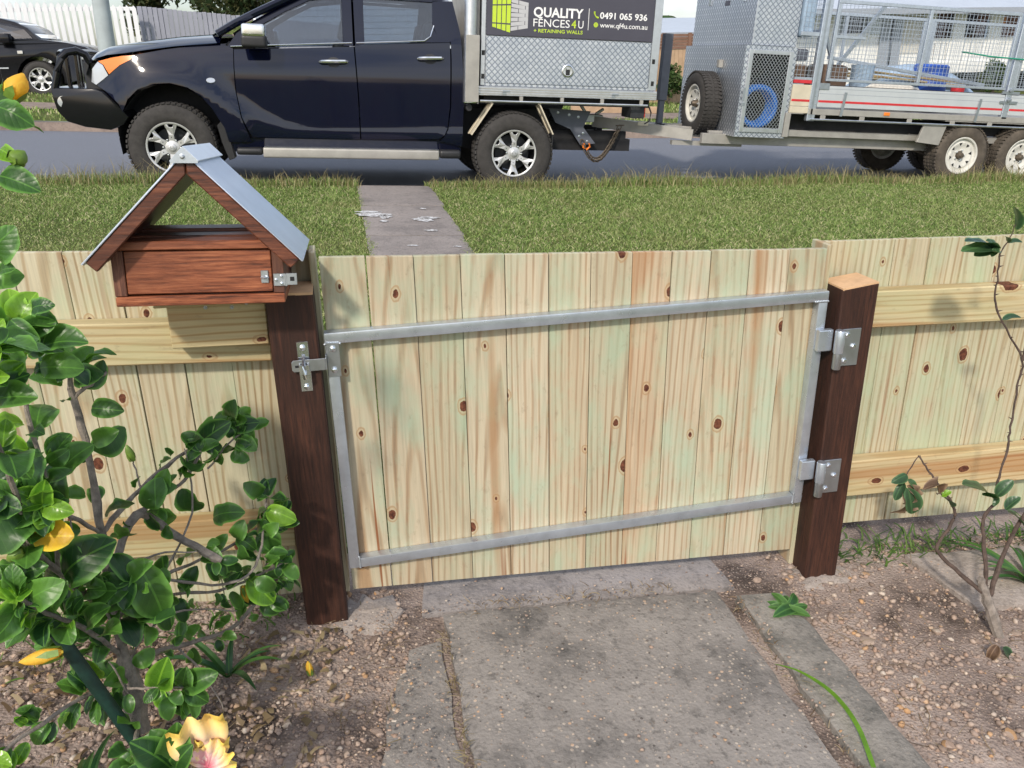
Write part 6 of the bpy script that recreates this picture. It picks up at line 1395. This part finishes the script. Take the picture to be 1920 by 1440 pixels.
for (a, b, t, kind) in [((1870, 470), (1800, 465), 1.56, 0), ((1868, 468), (1808, 445), 1.565, 0), ((1865, 465), (1825, 478), 1.555, 0), ((1872, 465), (1850, 448), 1.56, 0), ((1870, 462), (1858, 482), 1.55, 0), ((1890, 455), (1920, 452), 1.56, 0), ((1890, 455), (1885, 440), 1.56, 0), ((1905, 430), (1905, 382), 1.56, 0), ((1880, 600), (1918, 592), 1.58, 0), ((1862, 935), (1805, 900), 1.55, 0), ((1865, 935), (1842, 925), 1.54, 0), ((1868, 930), (1902, 898), 1.55, 0), ((1870, 930), (1862, 950), 1.54, 0), ((1785, 950), (1772, 930), 1.62, 0), ((1760, 925), (1745, 900), 1.62, 1), ((1765, 930), (1785, 920), 1.62, 2),
        ((1700, 890), (1670, 905), 1.64, 0), ((1695, 905), (1675, 940), 1.64, 0), ((1698, 915), (1700, 950), 1.63, 0), ((1700, 910), (1715, 950), 1.63, 1), ((1702, 900), (1722, 930), 1.63, 0), ((1693, 920), (1690, 975), 1.63, 1), ((1703, 915), (1712, 970), 1.62, 0), ((1880, 1215), (1900, 1250), 1.36, 0), ((1870, 1210), (1850, 1240), 1.36, 1), ((1890, 960), (1925, 985), 1.5, 0), ((1885, 955), (1915, 930), 1.5, 0)]:
    pa, pb_ = at(*a, t), at(*b, t-.01); d = pb_-pa; ms = (RL, RD, HLB)[kind]; bl = (.045, .05, .06)[kind]
    put_leaf(ros, ms, pa, d, TOCAM(pa)*.25+Vector((random.uniform(-.3, .3), random.uniform(-.3, .1), .9)), d.length/bl*.92, random.uniform(-.3, .3))
# little seedling beside the edging, fallen strap leaf, fallen bud
sd_ = empty('seedling', (0, 0, 0), 'small bright green uprooted weed beside the right post', 'weed'); c = at(1478, 1120, 1.58); sd_.location = (c.x, c.y, gs(c.x, c.y)+.01)
SDL = [leaf_mesh('leaf', .060, .0125, .14, .3, .10, k+70, 'strap', .3) for k in range(3)]
for k in range(12): a = -1.1+k*.42; put_leaf(sd_, SDL, sd_.location+Vector((.004*k-.02, .004, .006+.003*(k % 3))), (math.cos(a)*.9, math.sin(a)*.7-.2, .15+.25*(k % 2)), (0, -.4, 1), random.uniform(.8, 1.4))
def ground_px(px, py):
    r = _fw + _rt*((px-960)/FPX) - _up*((py-720)/FPX); t = 1.3
    for _ in range(30): z = Hyard(r.x*t/r.y, t)+.016; t = (z-CAM_H)/r.z*r.y
    return Vector((r.x*t/r.y, t, z))
P = curve_pts([ground_px(1452, 1253)+Vector((0, 0, .012)), ground_px(1500, 1268)+Vector((0, 0, .012)), ground_px(1560, 1310)+Vector((0, 0, .014)), ground_px(1605, 1375)+Vector((0, 0, .02)), ground_px(1637, 1445)+Vector((0, 0, .008))], 6); V = []; F = []
for i, p in enumerate(P):
    f_ = i/(len(P)-1); d = (P[min(i+1, len(P)-1)]-P[max(i-1, 0)]).normalized(); x = d.cross(Vector((0, 0, 1))).normalized(); w_ = .0055*min(1, 2.2*f_+.12)*(1 if f_ < .7 else 1.25-.36*f_)
    for q in (-1, 0, 1): V.append(p-P[0]+x*w_*q+Vector((0, 0, abs(q)*w_*.15)))
m = MB(); m.add(V, [(i*3+q, i*3+q+1, i*3+q+4, i*3+q+3) for i in range(len(P)-1) for q in range(2)]); o = m.build('fallen_strap_leaf', M['leaf_bright'], None, P[0], smooth=True); tag(o, 'long curved green strap leaf lying over the concrete edging', 'leaf')
bp_ = ground_px(580, 1255); fb = empty('fallen_bud', bp_, 'single yellow green flower bud lying on the dirt', 'bud'); o = bud(fb, (583, 1266), (577, 1240), bp_.y-.005, 'petal', True, .0075)

# ------------------------------------------------------------------ stones, litter, weeds on the soil
ico_v = []; ico_f = []
bm = bmesh.new(); bmesh.ops.create_icosphere(bm, subdivisions=1, radius=1); bm.verts.ensure_lookup_table()
I1v = np.array([v.co[:] for v in bm.verts]); I1f = np.array([[v.index for v in f.verts] for f in bm.faces]); bm.free()
bm = bmesh.new(); bmesh.ops.create_icosphere(bm, subdivisions=2, radius=1)
I2v = np.array([v.co[:] for v in bm.verts]); I2f = np.array([[v.index for v in f.verts] for f in bm.faces]); bm.free()
def stone_shape(V, g, rough=.16):
    n = V*(1+rough*g.normal(0, 1, (len(V), 1)))
    for _ in range(7):                                     # flatten a few facets
        d = g.normal(0, 1, 3); d /= np.linalg.norm(d); h = g.uniform(.40, .72); k = n @ d; n = n-np.outer(np.maximum(k-h, 0), d)*.85
    return n*np.array([1, g.uniform(.65, .95), g.uniform(.45, .75)])
def stonemat():
    m = N('garden_stone'); gi = m.new('ShaderNodeNewGeometry'); oi = m.new('ShaderNodeObjectInfo'); r = m.math('FRACT', m.math('ADD', gi.outputs['Random Per Island'], oi.outputs['Random']))
    c = m.ramp(r, [(0, (.22, .165, .135)), (.3, (.36, .27, .22)), (.55, (.46, .36, .29)), (.75, (.40, .27, .20)), (.88, (.54, .47, .40)), (.96, (.50, .29, .14)), (1, (.62, .57, .50))])
    v = m.coord(); c = m.mix(m.ramp(m.noise(v, 70, 5, .7), [(.42, 0.), (.7, .65)]), c, (.17, .125, .10)); m.set(c, .88, 0, .25); m.bump(m.noise(v, 150, 4, .7), .5, .003); return m.m
M['stone'] = stonemat()
g = np.random.default_rng(11)
def soil_spots(n):
    out = []
    while len(out) < n:
        if g.random() < .5: s, t = g.uniform(-.95, .06), g.uniform(.85, 1.84)
        else: s, t = g.uniform(1.06, 2.35), g.uniform(.75, 1.84)
        dens = .35+.65*(mnoise.noise(Vector((s*3.3, t*3.3, 7.)))+.5)
        if g.random() < dens: out.append((s, t))
    return out
nG = 15000; V = []; F = []; off = 0
for (s, t) in soil_spots(nG):
    r = .0024+.0098*g.random()**2.6; S = stone_shape(I1v, g, .12)*r; a = g.uniform(0, 6.28); ca, sa = math.cos(a), math.sin(a)
    S = S @ np.array([[ca, -sa, 0], [sa, ca, 0], [0, 0, 1]]).T+np.array([s, t, soilz(s, t)+r*.25]); V.append(S); F.append(I1f+off); off += len(S)
for k in range(1500):                                       # a scatter of grit on the concrete too
    q_ = g.random(); s, t = ((g.uniform(-.10, .12), g.uniform(.9, 1.72)) if q_ < .5 else ((g.uniform(.0, 1.05), g.normal(1.715, .03)) if q_ < .62 else ((g.normal(.89, .02), g.uniform(.9, 1.7)) if q_ < .8 else (g.uniform(.1, 1.04), g.uniform(.9, 1.95))))); r = .0015+.0045*g.random()**3; S = stone_shape(I1v, g, .12)*r+np.array([s, t, Hyard(s, t)+.014+r*.3]); V.append(S); F.append(I1f+off); off += len(S)
o = npmesh('gravel', np.concatenate(V), np.concatenate(F), M['stone']); tag(o, 'fine gravel and broken stone strewn over the garden soil', 'gravel', kind='stuff')
sm_ = [];
for k in range(9):
    me = bpy.data.meshes.new('stone'); me.from_pydata(stone_shape(I2v, g, .07).tolist(), [], I2f.tolist()); sm(me, .45); me.materials.append(M['stone']); sm_.append(me)
big = [(480, 1310, 11), (470, 1340, 15), (530, 1250, 16), (660, 1345, 10), (705, 1355, 15), (580, 1335, 9), (550, 1290, 10), (445, 1395, 14), (640, 1420, 10), (1420, 1075, 20), (1470, 1062, 10), (1500, 1105, 10), (1620, 1050, 13), (1625, 1070, 17), (1580, 1150, 13), (1620, 1110, 9), (1700, 1085, 13), (1750, 1108, 20), (1690, 1060, 9), (1895, 1375, 24), (1750, 1365, 12), (1835, 1195, 15), (1740, 1240, 12), (1610, 1255, 13), (1860, 1290, 13), (1790, 1320, 11), (1520, 1240, 9), (725, 1150, 8), (775, 1265, 9), (690, 1410, 9), (600, 1395, 8), (520, 1400, 9), (1670, 1180, 10), (1650, 1215, 9), (1710, 1300, 10), (1560, 1120, 8)]
for i in range(190):
    (s, t), = soil_spots(1); r = .008+.013*g.random()**2.2; big.append((s, t, r, 'w'))
named = {(1895, 1375): 'large flat pale stone at the right edge near the bottom corner', (1750, 1108): 'big rounded pinkish stone beside the rose stem that reaches left', (1420, 1075): 'rounded stone beside the threshold, next to the right post', (1625, 1070): 'largest stone just right of the right post', (1700, 1085): 'pale stone between the right post and the rose', (1580, 1150): 'orange tinted stone on the dirt right of the uprooted weed', (530, 1250): 'long flat reddish stone beside the fallen flower bud', (470, 1340): 'brown stone nearest the open hibiscus flower', (705, 1355): 'pale stone nearest the cracked left strip of the path', (1835, 1195): 'stone touching the foot of the rose trunk', (1740, 1240): 'stone in the middle of the dirt right of the edging', (1860, 1290): 'stone below the rose trunk near the right edge'}
for q in big:
    if len(q) == 3: p = ground_px(q[0], q[1]-2); r = q[2]/1570*1.75*.62; s, t = p.x, p.y
    else: s, t, r = q[:3]
    o = link('stone', sm_[int(g.integers(0, 9))], None); o.location = (s, t, soilz(s, t)+r*.22); o.scale = (r*1.15, r*1.0, r); o.rotation_euler = (g.uniform(-.3, .3), g.uniform(-.3, .3), g.uniform(0, 6.28))
    left = s < .5; lab = named.get(q[:2]) or ('loose brown stone on the bare dirt left of the path' if left else 'loose pinkish stone on the bare dirt right of the path')
    tag(o, lab, 'stone', 'loose stones left of the path' if left else 'loose stones right of the path')
def litter(name, label, mat, n, area, lmin, lmax, wd, up=.1, cat='litter'):
    V = []; F = []; off = 0
    for k in range(n):
        s, t = area(); z = soilz(s, t)+.006 if not (-.02 < s < 1.05) else Hyard(s, t)+.016; a = g.uniform(0, 6.28); L = g.uniform(lmin, lmax); bend = g.uniform(-.6, .6); w_ = wd*g.uniform(.6, 1.4); rise = g.uniform(0, up)*L; P = []
        for i in range(4):
            f_ = i/3; aa = a+bend*f_; P.append((s+L*f_*math.cos(aa), t+L*f_*math.sin(aa), z+rise*f_+.003*math.sin(f_*3)))
        for i, p in enumerate(P): ww = w_*(1-.5*i/3); V += [(p[0]-ww*math.sin(a), p[1]+ww*math.cos(a), p[2]), (p[0]+ww*math.sin(a), p[1]-ww*math.cos(a), p[2]+ww*.5)]
        F += [(off+2*i, off+2*i+1, off+2*i+3, off+2*i+2) for i in range(3)]; off += 8
    o = npmesh(name, V, F, M[mat]); tag(o, label, cat, kind='stuff')
litter('dry_litter', 'dry twigs and straw scattered on the soil', 'straw', 620, lambda: soil_spots(1)[0], .02, .09, .0009)
litter('dead_leaf_litter', 'dark dead leaves and bark under the hibiscus', 'straw', 420, lambda: (g.uniform(-.85, -.1), g.uniform(.95, 1.7)), .012, .035, .006, .5)
litter('crack_debris', 'dry roots and moss in the joints of the path', 'straw', 300, lambda: (g.normal(.14, .008), g.uniform(1.0, 1.62)) if g.random() < .45 else ((g.uniform(.2, .75), g.normal(1.706, .012)) if g.random() < .6 else (g.normal(.888, .012), g.uniform(.9, 1.65))), .008, .03, .0012, .3)
litter('weeds', 'low green weeds along the foot of the right fence', 'weed', 520, lambda: (g.uniform(1.25, 2.4), g.normal(1.81, .035)), .015, .05, .0028, 1.0, 'weeds')
litter('weeds_left', 'sparse green weeds at the foot of the left fence', 'weed', 260, lambda: (g.uniform(-.9, -.2), g.normal(1.78, .06)) if g.random() < 2 else (0, 0), .012, .04, .0022, .9, 'weeds')
print('leaves', nleaf)
